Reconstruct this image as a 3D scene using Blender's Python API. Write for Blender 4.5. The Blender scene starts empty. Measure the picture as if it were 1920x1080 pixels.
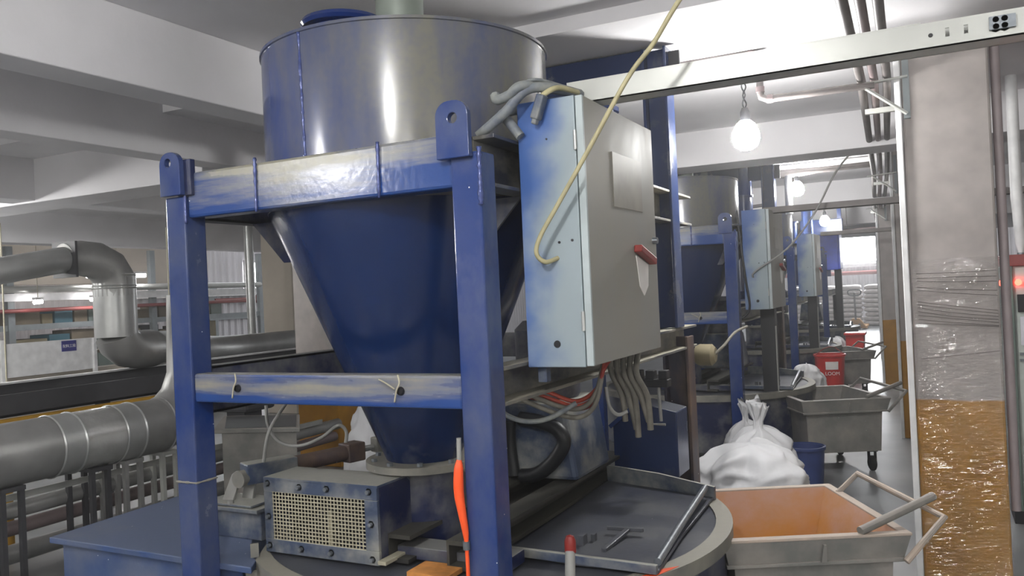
import bpy, bmesh, math, random
from mathutils import Vector, Matrix, noise
random.seed(7)
PI = math.pi
S = bpy.context.scene
COL = S.collection

# ------------------------------------------------------------------ camera, world, lights, exposure
F_PX = 1535.57
YAW, PITCH, ROLL, CAM_H = 0.470516, 0.0048718, -0.0457154, 1.6
f = Vector((-math.sin(YAW) * math.cos(PITCH), math.cos(YAW) * math.cos(PITCH), math.sin(PITCH)))
r0 = Vector((math.cos(YAW), math.sin(YAW), 0))
u0 = r0.cross(f)
rv = math.cos(ROLL) * r0 + math.sin(ROLL) * u0
uv = -math.sin(ROLL) * r0 + math.cos(ROLL) * u0
cam = bpy.data.cameras.new('camera')
cam.sensor_width = 36.0
cam.lens = F_PX / 1920 * 36.0
cam.clip_start = 0.05
cam.clip_end = 200
cam_o = bpy.data.objects.new('camera', cam)
COL.objects.link(cam_o)
cam_o.matrix_world = Matrix(((rv.x, uv.x, -f.x, 0), (rv.y, uv.y, -f.y, 0), (rv.z, uv.z, -f.z, CAM_H), (0, 0, 0, 1)))
S.camera = cam_o

W = bpy.data.worlds.new('world')
S.world = W
W.use_nodes = True
bg = W.node_tree.nodes['Background']
bg.inputs[0].default_value = (0.90, 0.95, 1.0, 1)
bg.inputs[1].default_value = 1.1
S.view_settings.view_transform = 'Standard'
S.view_settings.look = 'None'
S.view_settings.gamma = 1
S.view_settings.exposure = 0.98
S.view_settings.use_curve_mapping = False
BULB = 185.0        # emission of the bulbs
WINDOW = 9.0       # daylight in the window panes
HAZE = 0.010
TUBE = 22.0        # fluorescent tubes
# powder dust hanging in the air of the whole works
vs_ = W.node_tree.nodes.new('ShaderNodeVolumeScatter')
vs_.inputs['Density'].default_value = HAZE
vs_.inputs['Anisotropy'].default_value = 0.55
W.node_tree.links.new(vs_.outputs[0], W.node_tree.nodes['World Output'].inputs['Volume'])


def area(name, loc, rot, sx, sy, power, col=(1, 1, 1)):
    l = bpy.data.lights.new(name, 'AREA')
    l.shape = 'RECTANGLE'
    l.size, l.size_y, l.energy, l.color = sx, sy, power, col
    o = bpy.data.objects.new(name, l)
    o.location = loc
    o.rotation_euler = rot
    COL.objects.link(o)
    return o


# daylight of the windows in the tall hall beside the machines and behind the far end
area('hall_daylight', (-13.6, 10, 3.3), (0, math.radians(-90), 0), 1.6, 14, 130, (0.93, 0.97, 1))
area('end_daylight', (-2.0, 30.4, 3.2), (math.radians(-90), 0, 0), 6, 2, 300, (0.95, 0.98, 1))

# ------------------------------------------------------------------ materials
def new_mat(name):
    m = bpy.data.materials.new(name)
    m.use_nodes = True
    nt = m.node_tree
    return m, nt, nt.nodes, nt.links, nt.nodes['Principled BSDF']


def rgb(c):
    return (c[0], c[1], c[2], 1)


def plain(name, col, rough=0.5, metal=0.0, var=0.12, scale=9, bump=0.0, bscale=60):
    m, nt, N, L, B = new_mat(name)
    tc = N.new('ShaderNodeTexCoord')
    nz = N.new('ShaderNodeTexNoise')
    nz.inputs['Scale'].default_value = scale
    nz.inputs['Detail'].default_value = 6
    L.new(tc.outputs['Object'], nz.inputs['Vector'])
    mr = N.new('ShaderNodeMapRange')
    mr.inputs['From Min'].default_value, mr.inputs['From Max'].default_value = 0.3, 0.7
    mr.inputs['To Min'].default_value, mr.inputs['To Max'].default_value = 1 - var, 1 + var
    L.new(nz.outputs['Fac'], mr.inputs['Value'])
    mx = N.new('ShaderNodeMix')
    mx.data_type = 'RGBA'
    mx.blend_type = 'MULTIPLY'
    mx.inputs['Factor'].default_value = 1
    mx.inputs['A'].default_value = rgb(col)
    L.new(mr.outputs['Result'], mx.inputs['B'])
    L.new(mx.outputs['Result'], B.inputs['Base Color'])
    B.inputs['Roughness'].default_value = rough
    B.inputs['Metallic'].default_value = metal
    if bump:
        n2 = N.new('ShaderNodeTexNoise')
        n2.inputs['Scale'].default_value = bscale
        L.new(tc.outputs['Object'], n2.inputs['Vector'])
        b = N.new('ShaderNodeBump')
        b.inputs['Strength'].default_value = bump
        b.inputs['Distance'].default_value = 0.01
        L.new(n2.outputs['Fac'], b.inputs['Height'])
        L.new(b.outputs['Normal'], B.inputs['Normal'])
    return m


def dusty(name, base, dust=(0.30, 0.29, 0.23), amount=0.45, up=0.9, scale=(3, 3, 3), rough=0.22, soft=0.25, chips=0.0, metal=0.0, off=0.0, bump=0.15, dust2=None, bias=None, drough=None):
    """paint under settled dust: patches by noise, thick on faces that look up, white chips"""
    m, nt, N, L, B = new_mat(name)
    tc = N.new('ShaderNodeTexCoord')
    mp = N.new('ShaderNodeMapping')
    mp.inputs['Scale'].default_value = scale
    mp.inputs['Location'].default_value = (off, off * 0.7, off * 1.3)
    L.new(tc.outputs['Object'], mp.inputs['Vector'])
    nz = N.new('ShaderNodeTexNoise')
    nz.inputs['Scale'].default_value = 1.0
    nz.inputs['Detail'].default_value = 5
    nz.inputs['Roughness'].default_value = 0.6
    L.new(mp.outputs['Vector'], nz.inputs['Vector'])
    mr = N.new('ShaderNodeMapRange')
    c = 0.5 + (0.5 - amount) * 0.55
    mr.inputs['From Min'].default_value, mr.inputs['From Max'].default_value = c - soft / 2, c + soft / 2
    if bias:
        so_ = N.new('ShaderNodeSeparateXYZ')
        L.new(tc.outputs['Object'], so_.inputs['Vector'])
        last = nz.outputs['Fac']
        for ax, cen, gain, absolute in bias:
            m1 = N.new('ShaderNodeMath')
            m1.operation = 'SUBTRACT'
            L.new(so_.outputs[ax], m1.inputs[0])
            m1.inputs[1].default_value = cen
            src = m1.outputs[0]
            if absolute:
                ma = N.new('ShaderNodeMath')
                ma.operation = 'ABSOLUTE'
                L.new(src, ma.inputs[0])
                src = ma.outputs[0]
            m2_ = N.new('ShaderNodeMath')
            m2_.operation = 'MULTIPLY_ADD'
            L.new(src, m2_.inputs[0])
            m2_.inputs[1].default_value = gain
            L.new(last, m2_.inputs[2])
            last = m2_.outputs[0]
        L.new(last, mr.inputs['Value'])
    else:
        L.new(nz.outputs['Fac'], mr.inputs['Value'])
    ge = N.new('ShaderNodeNewGeometry')
    sx = N.new('ShaderNodeSeparateXYZ')
    L.new(ge.outputs['Normal'], sx.inputs['Vector'])
    mu = N.new('ShaderNodeMapRange')
    mu.inputs['From Min'].default_value, mu.inputs['From Max'].default_value = 0.35, 0.9
    mu.inputs['To Max'].default_value = up
    L.new(sx.outputs['Z'], mu.inputs['Value'])
    mxx = N.new('ShaderNodeMath')
    mxx.operation = 'MAXIMUM'
    L.new(mr.outputs['Result'], mxx.inputs[0])
    L.new(mu.outputs['Result'], mxx.inputs[1])
    fine = N.new('ShaderNodeTexNoise')
    fine.inputs['Scale'].default_value = 45
    fine.inputs['Detail'].default_value = 4
    L.new(tc.outputs['Object'], fine.inputs['Vector'])
    fm = N.new('ShaderNodeMapRange')
    fm.inputs['From Min'].default_value, fm.inputs['From Max'].default_value = 0.3, 0.75
    fm.inputs['To Min'].default_value, fm.inputs['To Max'].default_value = 0.88, 1.06
    L.new(fine.outputs['Fac'], fm.inputs['Value'])
    fac = N.new('ShaderNodeMath')
    fac.operation = 'MULTIPLY'
    fac.use_clamp = True
    L.new(mxx.outputs['Value'], fac.inputs[0])
    L.new(fm.outputs['Result'], fac.inputs[1])
    mx = N.new('ShaderNodeMix')
    mx.data_type = 'RGBA'
    L.new(fac.outputs['Value'], mx.inputs['Factor'])
    mx.inputs['A'].default_value = rgb(base)
    mx.inputs['B'].default_value = rgb(dust)
    out = mx.outputs['Result']
    if dust2:
        n3 = N.new('ShaderNodeTexNoise')
        n3.inputs['Scale'].default_value = 5
        n3.inputs['Detail'].default_value = 4
        L.new(tc.outputs['Object'], n3.inputs['Vector'])
        m3 = N.new('ShaderNodeMapRange')
        m3.inputs['From Min'].default_value, m3.inputs['From Max'].default_value = 0.52, 0.68
        L.new(n3.outputs['Fac'], m3.inputs['Value'])
        x3 = N.new('ShaderNodeMix')
        x3.data_type = 'RGBA'
        L.new(m3.outputs['Result'], x3.inputs['Factor'])
        L.new(out, x3.inputs['A'])
        x3.inputs['B'].default_value = rgb(dust2)
        out = x3.outputs['Result']
    if chips:
        vo = N.new('ShaderNodeTexVoronoi')
        vo.inputs['Scale'].default_value = 13
        L.new(tc.outputs['Object'], vo.inputs['Vector'])
        mc = N.new('ShaderNodeMapRange')
        mc.inputs['From Min'].default_value, mc.inputs['From Max'].default_value = chips, chips * 0.7
        L.new(vo.outputs['Distance'], mc.inputs['Value'])
        x2 = N.new('ShaderNodeMix')
        x2.data_type = 'RGBA'
        L.new(mc.outputs['Result'], x2.inputs['Factor'])
        L.new(out, x2.inputs['A'])
        x2.inputs['B'].default_value = (0.75, 0.75, 0.75, 1)
        out = x2.outputs['Result']
    L.new(out, B.inputs['Base Color'])
    rr = N.new('ShaderNodeMapRange')
    rr.inputs['To Min'].default_value, rr.inputs['To Max'].default_value = rough, (drough or min(0.62, rough + 0.3))
    L.new(fac.outputs['Value'], rr.inputs['Value'])
    L.new(rr.outputs['Result'], B.inputs['Roughness'])
    B.inputs['Metallic'].default_value = metal
    b = N.new('ShaderNodeBump')
    b.inputs['Strength'].default_value = bump
    b.inputs['Distance'].default_value = 0.004
    L.new(fine.outputs['Fac'], b.inputs['Height'])
    L.new(b.outputs['Normal'], B.inputs['Normal'])
    return m


def emit(name, col, strength):
    m, nt, N, L, B = new_mat(name)
    B.inputs['Base Color'].default_value = rgb(col)
    B.inputs['Emission Color'].default_value = rgb(col)
    B.inputs['Emission Strength'].default_value = strength
    return m


def paint_split(name, low, high, z, dust_amt=0.1):
    """column paint: a yellow dado up to height z, off-white above"""
    m, nt, N, L, B = new_mat(name)
    ge = N.new('ShaderNodeNewGeometry')
    sp = N.new('ShaderNodeSeparateXYZ')
    L.new(ge.outputs['Position'], sp.inputs['Vector'])
    nz = N.new('ShaderNodeTexNoise')
    nz.inputs['Scale'].default_value = 7
    nz.inputs['Detail'].default_value = 5
    L.new(ge.outputs['Position'], nz.inputs['Vector'])
    ad = N.new('ShaderNodeMath')
    ad.operation = 'MULTIPLY_ADD'
    L.new(nz.outputs['Fac'], ad.inputs[0])
    ad.inputs[1].default_value = 0.02
    L.new(sp.outputs['Z'], ad.inputs[2])
    st = N.new('ShaderNodeMapRange')
    st.inputs['From Min'].default_value, st.inputs['From Max'].default_value = z + 0.005, z + 0.016
    L.new(ad.outputs['Value'], st.inputs['Value'])
    mx = N.new('ShaderNodeMix')
    mx.data_type = 'RGBA'
    L.new(st.outputs['Result'], mx.inputs['Factor'])
    mx.inputs['A'].default_value, mx.inputs['B'].default_value = rgb(low), rgb(high)
    mr = N.new('ShaderNodeMapRange')
    mr.inputs['From Min'].default_value, mr.inputs['From Max'].default_value = 0.3, 0.7
    mr.inputs['To Min'].default_value, mr.inputs['To Max'].default_value = 0.82, 1.1
    L.new(nz.outputs['Fac'], mr.inputs['Value'])
    m2 = N.new('ShaderNodeMix')
    m2.data_type = 'RGBA'
    m2.blend_type = 'MULTIPLY'
    m2.inputs['Factor'].default_value = 1
    L.new(mx.outputs['Result'], m2.inputs['A'])
    L.new(mr.outputs['Result'], m2.inputs['B'])
    L.new(m2.outputs['Result'], B.inputs['Base Color'])
    B.inputs['Roughness'].default_value = 0.5
    return m


BLUE = (0.010, 0.033, 0.15)
DUST = (0.27, 0.265, 0.225)
M = {}
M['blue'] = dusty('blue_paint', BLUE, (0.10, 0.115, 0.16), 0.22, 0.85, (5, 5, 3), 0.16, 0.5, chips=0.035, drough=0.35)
M['blue_clean'] = dusty('glossy_blue_paint', (0.006, 0.022, 0.12), DUST, 0.05, 0.12, (5, 5, 5), 0.14, 0.3)
M['blue_beam'] = dusty('blue_beam_paint', (0.014, 0.05, 0.20), (0.25, 0.24, 0.185), 0.60, 0.9, (1.4, 4, 14), 0.16, 0.3, chips=0.03, off=2.1, drough=0.3, bias=((2, 2.0, 2.2, False), (0, -0.10, -0.35, True)))
M['blue_beam_low'] = dusty('lower_beam_paint', (0.014, 0.05, 0.20), (0.24, 0.23, 0.19), 0.62, 0.9, (1.4, 4, 16), 0.2, 0.3, chips=0.03, off=4.1, drough=0.38, bias=((2, 1.318, -4.5, True),))
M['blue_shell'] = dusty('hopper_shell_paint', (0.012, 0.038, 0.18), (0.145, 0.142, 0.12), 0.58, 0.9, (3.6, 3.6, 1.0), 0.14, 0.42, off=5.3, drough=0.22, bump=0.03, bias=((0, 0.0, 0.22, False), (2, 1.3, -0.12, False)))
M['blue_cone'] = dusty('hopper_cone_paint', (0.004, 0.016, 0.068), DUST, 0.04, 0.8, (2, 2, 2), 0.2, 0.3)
M['blue_dark'] = dusty('dark_blue_steel', (0.006, 0.012, 0.055), DUST, 0.25, 0.6, (4, 4, 4), 0.35, 0.4)
M['blue_grey'] = dusty('blue_grey_paint', (0.045, 0.065, 0.115), (0.36, 0.355, 0.30), 0.30, 0.85, (6, 6, 6), 0.35, 0.4)
M['bin_blue'] = dusty('bin_blue_paint', (0.02, 0.055, 0.17), (0.13, 0.15, 0.20), 0.45, 0.6, (4, 4, 4), 0.4, 0.4, chips=0.03)
M['lid_steel'] = dusty('dusty_lid_steel', (0.022, 0.027, 0.05), (0.085, 0.088, 0.09), 0.5, 0.0, (3, 3, 3), 0.3, 0.5, chips=0.03)
M['navy'] = dusty('navy_paint', (0.012, 0.026, 0.085), (0.16, 0.16, 0.13), 0.12, 0.5, (4, 4, 3), 0.22, 0.3)
M['dark_olive'] = dusty('dark_olive_steel', (0.018, 0.017, 0.018), (0.075, 0.072, 0.055), 0.4, 0.6, (4, 2, 4), 0.45, 0.4)
M['channel'] = dusty('dusty_channel', (0.03, 0.035, 0.055), (0.30, 0.28, 0.22), 0.5, 1.0, (5, 3, 7), 0.4, 0.3)
M['dust_hose'] = plain('dust_caked_hose', (0.16, 0.15, 0.125), 0.75, 0, 0.3, 14)
M['black'] = plain('black_steel', (0.012, 0.012, 0.015), 0.5)
M['rusty'] = dusty('rusty_post_paint', (0.02, 0.018, 0.035), (0.14, 0.09, 0.06), 0.45, 0.7, (5, 5, 3), 0.45, 0.3, chips=0.045)
M['weld'] = plain('weld_bead', (0.05, 0.07, 0.2), 0.15, 0.2, 0.3, 60)

M['cab_door'] = dusty('cabinet_door_paint', (0.25, 0.26, 0.255), (0.315, 0.30, 0.25), 0.72, 0.5, (3, 3, 1.5), 0.35, 0.5, off=1.2, bump=0.05)


def cabinet_paint(name):
    """pale blue-grey paint with old blue overspray along the frame side and the upper part"""
    m, nt, N, L, B = new_mat(name)
    tc = N.new('ShaderNodeTexCoord')
    sp = N.new('ShaderNodeSeparateXYZ')
    L.new(tc.outputs['Object'], sp.inputs['Vector'])
    nz = N.new('ShaderNodeTexNoise')
    nz.inputs['Scale'].default_value = 5.5
    nz.inputs['Detail'].default_value = 4
    L.new(tc.outputs['Object'], nz.inputs['Vector'])
    def mth(op, a, b):
        n_ = N.new('ShaderNodeMath')
        n_.operation = op
        for k, q in enumerate((a, b)):
            if isinstance(q, (int, float)):
                n_.inputs[k].default_value = q
            else:
                L.new(q, n_.inputs[k])
        return n_.outputs[0]
    left = mth('MULTIPLY', mth('SUBTRACT', 0.0, sp.outputs['X']), 6.3)
    top = mth('MAXIMUM', mth('MULTIPLY', mth('SUBTRACT', sp.outputs['Z'], 0.40), 1.25), mth('MULTIPLY', mth('SUBTRACT', 0.16, sp.outputs['Z']), 0.5))
    tot = mth('ADD', mth('ADD', left, top), mth('MULTIPLY', mth('SUBTRACT', nz.outputs['Fac'], 0.5), 1.5))
    mr = N.new('ShaderNodeMapRange')
    mr.interpolation_type = 'SMOOTHSTEP'
    mr.inputs['From Min'].default_value, mr.inputs['From Max'].default_value = -0.12, 0.78
    L.new(tot, mr.inputs['Value'])
    mx = N.new('ShaderNodeMix')
    mx.data_type = 'RGBA'
    L.new(mr.outputs['Result'], mx.inputs['Factor'])
    mx.inputs['A'].default_value, mx.inputs['B'].default_value = (0.30, 0.36, 0.385, 1), (0.05, 0.115, 0.33, 1)
    L.new(mx.outputs['Result'], B.inputs['Base Color'])
    B.inputs['Roughness'].default_value = 0.34
    return m


M['galv'] = plain('galvanised_steel', (0.46, 0.47, 0.46), 0.33, 0.5, 0.15, 5, 0.08, 20)
M['galv_dull'] = plain('dull_duct_steel', (0.33, 0.33, 0.32), 0.42, 0.45, 0.2, 4, 0.08, 18)
M['duct_patch'] = plain('new_duct_wrap', (0.66, 0.66, 0.64), 0.2, 0.6, 0.12, 9, 0.25, 24)
M['cab_side'] = cabinet_paint('cabinet_side_paint')
M['door_edge'] = plain('pale_door_edge', (0.42, 0.48, 0.49), 0.35)
M['nameplate'] = plain('stained_nameplate', (0.24, 0.225, 0.185), 0.45, 0, 0.15, 12)
M['tray'] = plain('pale_tray_steel', (0.47, 0.48, 0.45), 0.35, 0.25, 0.08, 7)
M['pipe'] = plain('dusty_grey_pipe', (0.14, 0.125, 0.12), 0.5, 0.2, 0.2, 7)
M['pipe_pink'] = plain('pinkish_grey_pipe', (0.20, 0.155, 0.155), 0.5, 0.1, 0.15, 6)
M['pipe_light'] = plain('pale_pinkish_pipe', (0.33, 0.28, 0.285), 0.45, 0.1, 0.15, 6)
M['orange_powder'] = plain('orange_powder', (0.50, 0.21, 0.05), 0.7, 0, 0.25, 25)
M['red_pipe'] = plain('red_pipe_paint', (0.27, 0.065, 0.06), 0.5)
M['red'] = plain('red_plastic', (0.50, 0.022, 0.018), 0.38)
M['darkred'] = plain('dark_red_plastic', (0.25, 0.02, 0.015), 0.4)
M['orange'] = plain('orange_hose', (0.9, 0.10, 0.02), 0.4)
M['redhose'] = plain('red_brown_cable', (0.35, 0.055, 0.03), 0.5, 0, 0.3, 20)
M['white'] = plain('white_paint', (0.78, 0.78, 0.78), 0.5)
M['label'] = plain('white_sticker', (0.8, 0.78, 0.75), 0.4, 0, 0.1)
M['cable_grey'] = dusty('dusty_blue_hose', (0.05, 0.07, 0.13), (0.30, 0.31, 0.27), 0.5, 0.9, (9, 9, 9), 0.5, 0.4)
M['cable_pale'] = plain('pale_grey_cable', (0.27, 0.27, 0.255), 0.5)
M['cable_yellow'] = plain('dusty_yellow_cable', (0.42, 0.38, 0.22), 0.5, 0, 0.2, 15)
M['cable_black'] = plain('black_rubber_hose', (0.012, 0.013, 0.016), 0.45)
M['cart'] = dusty('grey_cart_paint', (0.17, 0.17, 0.16), (0.33, 0.30, 0.27), 0.35, 0.8, (5, 5, 5), 0.45, 0.4, chips=0.03)
M['cart_rim'] = dusty('dusty_cart_rim', (0.30, 0.28, 0.25), (0.50, 0.40, 0.32), 0.5, 0.7, (6, 6, 6), 0.55, 0.4)
M['cart_in'] = dusty('orange_powder_lining', (0.52, 0.24, 0.04), (0.52, 0.32, 0.24), 0.40, 0.0, (4, 4, 6), 0.6, 0.4, bias=((2, 0.42, 1.1, False),))
M['rubber'] = plain('caster_rubber', (0.02, 0.02, 0.02), 0.6)
M['sack'] = plain('white_woven_sack', (0.60, 0.605, 0.62), 0.6, 0, 0.06, 6, 0.9, 9)
M['sack_pink'] = plain('stacked_sack', (0.58, 0.53, 0.51), 0.5, 0, 0.12, 8, 0.2, 12)
M['mesh'] = plain('dusty_wire', (0.42, 0.39, 0.29), 0.6)
M['bolt'] = plain('bolt_steel', (0.20, 0.22, 0.24), 0.35, 0.6, 0.2, 40)
M['concrete'] = plain('white_ceiling', (0.74, 0.73, 0.745), 0.8, 0, 0.05, 2.5, 0.1, 30)
M['wall'] = plain('off_white_wall', (0.62, 0.60, 0.57), 0.8, 0, 0.08, 2, 0.1, 30)
M['tan'] = plain('tan_wall', (0.50, 0.45, 0.38), 0.8, 0, 0.1, 2)
M['corrugated'] = plain('corrugated_sheet', (0.60, 0.58, 0.60), 0.5, 0.1, 0.08, 2)
M['yellow'] = plain('yellow_paint', (0.55, 0.30, 0.02), 0.5, 0, 0.15, 6)
M['jack'] = plain('yellow_jack_paint', (0.45, 0.22, 0.05), 0.5, 0, 0.2, 8)
M['sign'] = plain('blue_sign', (0.03, 0.03, 0.22), 0.4)
M['grey_beam'] = plain('grey_green_steel', (0.24, 0.27, 0.28), 0.5)
M['dark_trough'] = plain('dark_trough_steel', (0.05, 0.05, 0.055), 0.5)
M['brown'] = plain('brown_board', (0.16, 0.13, 0.09), 0.7, 0, 0.25, 4)
M['olive'] = plain('olive_board', (0.20, 0.17, 0.10), 0.7, 0, 0.25, 4)
M['teal'] = plain('teal_plastic', (0.04, 0.12, 0.16), 0.5)
M['tub'] = plain('blue_plastic', (0.035, 0.055, 0.17), 0.4)
M['panel'] = plain('pale_green_panel', (0.50, 0.55, 0.51), 0.4)
M['panel_dark'] = plain('dark_green_panel', (0.14, 0.18, 0.16), 0.45)
M['paper'] = plain('papers', (0.7, 0.7, 0.75), 0.5)
M['pillar'] = paint_split('pillar_paint', (0.40, 0.19, 0.010), (0.40, 0.365, 0.345), 0.95)
M['bulb'] = emit('lit_bulb', (1.0, 0.99, 0.97), BULB)
M['tube'] = emit('lit_tube', (1.0, 0.97, 0.98), TUBE)
M['window'] = emit('daylit_pane', (0.97, 0.98, 1.0), WINDOW)
M['lamp_red'] = emit('lit_red_lamp', (1.0, 0.05, 0.03), 6)
M['pipe_vent'] = plain('grey_green_vent', (0.20, 0.23, 0.20), 0.5, 0.2)
M['cab_blue'] = plain('clean_blue_cabinet', (0.03, 0.09, 0.75), 0.35)
M['powder'] = dusty('powdery_rim', (0.13, 0.13, 0.125), (0.27, 0.255, 0.21), 0.5, 0.85, (5, 5, 5), 0.5, 0.4, chips=0.02, dust2=None)

# floor: grey painted concrete, worn glossy
m, nt, N, L, B = new_mat('grey_floor')
ge = N.new('ShaderNodeNewGeometry')
n1 = N.new('ShaderNodeTexNoise')
n1.inputs['Scale'].default_value = 1.3
n1.inputs['Detail'].default_value = 8
L.new(ge.outputs['Position'], n1.inputs['Vector'])
cr = N.new('ShaderNodeValToRGB')
cr.color_ramp.elements[0].position, cr.color_ramp.elements[1].position = 0.35, 0.7
cr.color_ramp.elements[0].color, cr.color_ramp.elements[1].color = (0.15, 0.16, 0.165, 1), (0.27, 0.275, 0.28, 1)
L.new(n1.outputs['Fac'], cr.inputs['Fac'])
L.new(cr.outputs['Color'], B.inputs['Base Color'])
B.inputs['Roughness'].default_value = 0.38
M['floor'] = m

# stretch film: clear, glossy, wrinkled
m, nt, N, L, B = new_mat('stretch_film')
tc = N.new('ShaderNodeTexCoord')
mp = N.new('ShaderNodeMapping')
mp.inputs['Rotation'].default_value = (0, math.radians(28), 0)
mp.inputs['Scale'].default_value = (12, 12, 46)
L.new(tc.outputs['Object'], mp.inputs['Vector'])
nz = N.new('ShaderNodeTexNoise')
nz.inputs['Scale'].default_value = 1.6
nz.inputs['Detail'].default_value = 5
L.new(mp.outputs['Vector'], nz.inputs['Vector'])
bp = N.new('ShaderNodeBump')
bp.inputs['Strength'].default_value = 1.0
bp.inputs['Distance'].default_value = 0.09
L.new(nz.outputs['Fac'], bp.inputs['Height'])
gl = N.new('ShaderNodeBsdfGlossy')
gl.inputs['Roughness'].default_value = 0.07
L.new(bp.outputs['Normal'], gl.inputs['Normal'])
tr = N.new('ShaderNodeBsdfTransparent')
ms = N.new('ShaderNodeMixShader')
ms.inputs['Fac'].default_value = 0.15
L.new(tr.outputs[0], ms.inputs[1])
L.new(gl.outputs[0], ms.inputs[2])
L.new(ms.outputs[0], nt.nodes['Material Output'].inputs['Surface'])
M['film'] = m


# ------------------------------------------------------------------ mesh helpers
class MB:
    def __init__(s):
        s.v, s.f = [], []

    def add(s, vs, fs):
        o = len(s.v)
        s.v += [Vector(v) for v in vs]
        s.f += [tuple(i + o for i in q) for q in fs]
        return s

    def box(s, a, b):
        x0, y0, z0 = (min(a[i], b[i]) for i in range(3))
        x1, y1, z1 = (max(a[i], b[i]) for i in range(3))
        return s.add([(x0, y0, z0), (x1, y0, z0), (x1, y1, z0), (x0, y1, z0), (x0, y0, z1), (x1, y0, z1), (x1, y1, z1), (x0, y1, z1)],
                     [(3, 2, 1, 0), (4, 5, 6, 7), (0, 1, 5, 4), (1, 2, 6, 5), (2, 3, 7, 6), (3, 0, 4, 7)])

    def prism(s, pts, d):
        """polygon pts (3d, planar) swept by vector d"""
        n = len(pts)
        p = [Vector(q) for q in pts]
        d = Vector(d)
        nrm = Vector((0, 0, 0))
        for i in range(n):
            nrm += p[i].cross(p[(i + 1) % n])
        if nrm.dot(d) > 0:
            p.reverse()
        return s.add(p + [q + d for q in p], [tuple(range(n)), tuple(range(2 * n - 1, n - 1, -1))] +
                     [(i, i + n, (i + 1) % n + n, (i + 1) % n) for i in range(n)])

    def bar(s, a, b, w, h=None, up=(0, 0, 1)):
        h = h or w
        a, b = Vector(a), Vector(b)
        t = (b - a).normalized()
        x = t.cross(Vector(up))
        if x.length < 1e-4:
            x = t.cross(Vector((1, 0, 0)))
        x.normalize()
        y = x.cross(t)
        c = [x * w / 2 + y * h / 2, -x * w / 2 + y * h / 2, -x * w / 2 - y * h / 2, x * w / 2 - y * h / 2]
        return s.prism([a + k for k in c], b - a)

    def tube(s, pts, r, seg=10, cap=True):
        P = [Vector(p) for p in pts]
        n = len(P)
        rr = r if isinstance(r, (list, tuple)) else [r] * n
        T = []
        for i in range(n):
            t = P[min(i + 1, n - 1)] - P[max(i - 1, 0)]
            T.append(t.normalized())
        x = T[0].cross(Vector((0, 0, 1)))
        if x.length < 0.05:
            x = T[0].cross(Vector((1, 0, 0)))
        x.normalize()
        vs = []
        for i in range(n):
            x = (x - T[i] * x.dot(T[i])).normalized()
            y = T[i].cross(x)
            for k in range(seg):
                a = 2 * PI * k / seg
                vs.append(P[i] + (x * math.cos(a) + y * math.sin(a)) * rr[i])
        fs = []
        for i in range(n - 1):
            for k in range(seg):
                k2 = (k + 1) % seg
                fs.append((i * seg + k, i * seg + k2, (i + 1) * seg + k2, (i + 1) * seg + k))
        if cap:
            fs.append(tuple(range(seg - 1, -1, -1)))
            fs.append(tuple((n - 1) * seg + k for k in range(seg)))
        return s.add(vs, fs)

    def lathe(s, prof, c=(0, 0, 0), seg=48, axis='z', close=False):
        vs, fs = [], []
        n = len(prof)
        for k in range(seg):
            a = 2 * PI * k / seg
            for r, z in prof:
                p = (r * math.cos(a), r * math.sin(a), z)
                if axis == 'y':
                    p = (p[0], p[2], -p[1])
                if axis == 'x':
                    p = (p[2], p[0], p[1])
                vs.append((p[0] + c[0], p[1] + c[1], p[2] + c[2]))
        m = n if close else n - 1
        for k in range(seg):
            k2 = (k + 1) % seg
            for i in range(m):
                j = (i + 1) % n
                fs.append((k * n + i, k2 * n + i, k2 * n + j, k * n + j))
        return s.add(vs, fs)

    def holed(s, outline, hc, hr, d, seg=28):
        """plate with a round hole; outline: 3d planar pts around hole centre hc, swept by d"""
        d = Vector(d)
        hc = Vector(hc)
        nrm = d.normalized()
        P = [Vector(p) for p in outline]
        ex = (P[0] - hc)
        ex = (ex - nrm * ex.dot(nrm)).normalized()
        ey = nrm.cross(ex)
        q = [((p - hc).dot(ex), (p - hc).dot(ey)) for p in P]
        angs = sorted(set([2 * PI * k / seg for k in range(seg)] + [math.atan2(b, a) % (2 * PI) for a, b in q]))
        out, inn = [], []
        for a in angs:
            c, si = math.cos(a), math.sin(a)
            best = None
            for i in range(len(q)):
                (x1, y1), (x2, y2) = q[i], q[(i + 1) % len(q)]
                dx, dy = x2 - x1, y2 - y1
                den = c * dy - si * dx
                if abs(den) < 1e-9:
                    continue
                t = (x1 * dy - y1 * dx) / den
                w = (x1 * si - y1 * c) / den
                if t > 0 and -1e-6 <= w <= 1 + 1e-6:
                    best = t if best is None else max(best, t)
            out.append(hc + ex * c * best + ey * si * best)
            inn.append(hc + ex * c * hr + ey * si * hr)
        n = len(angs)
        vs = out + inn + [p + d for p in out] + [p + d for p in inn]
        fs = []
        for i in range(n):
            j = (i + 1) % n
            fs += [(i, i + n, j + n, j), (i + 2 * n, j + 2 * n, j + 3 * n, i + 3 * n),
                   (i, j, j + 2 * n, i + 2 * n), (i + n, i + 3 * n, j + 3 * n, j + n)]
        return s.add(vs, fs)

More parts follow.
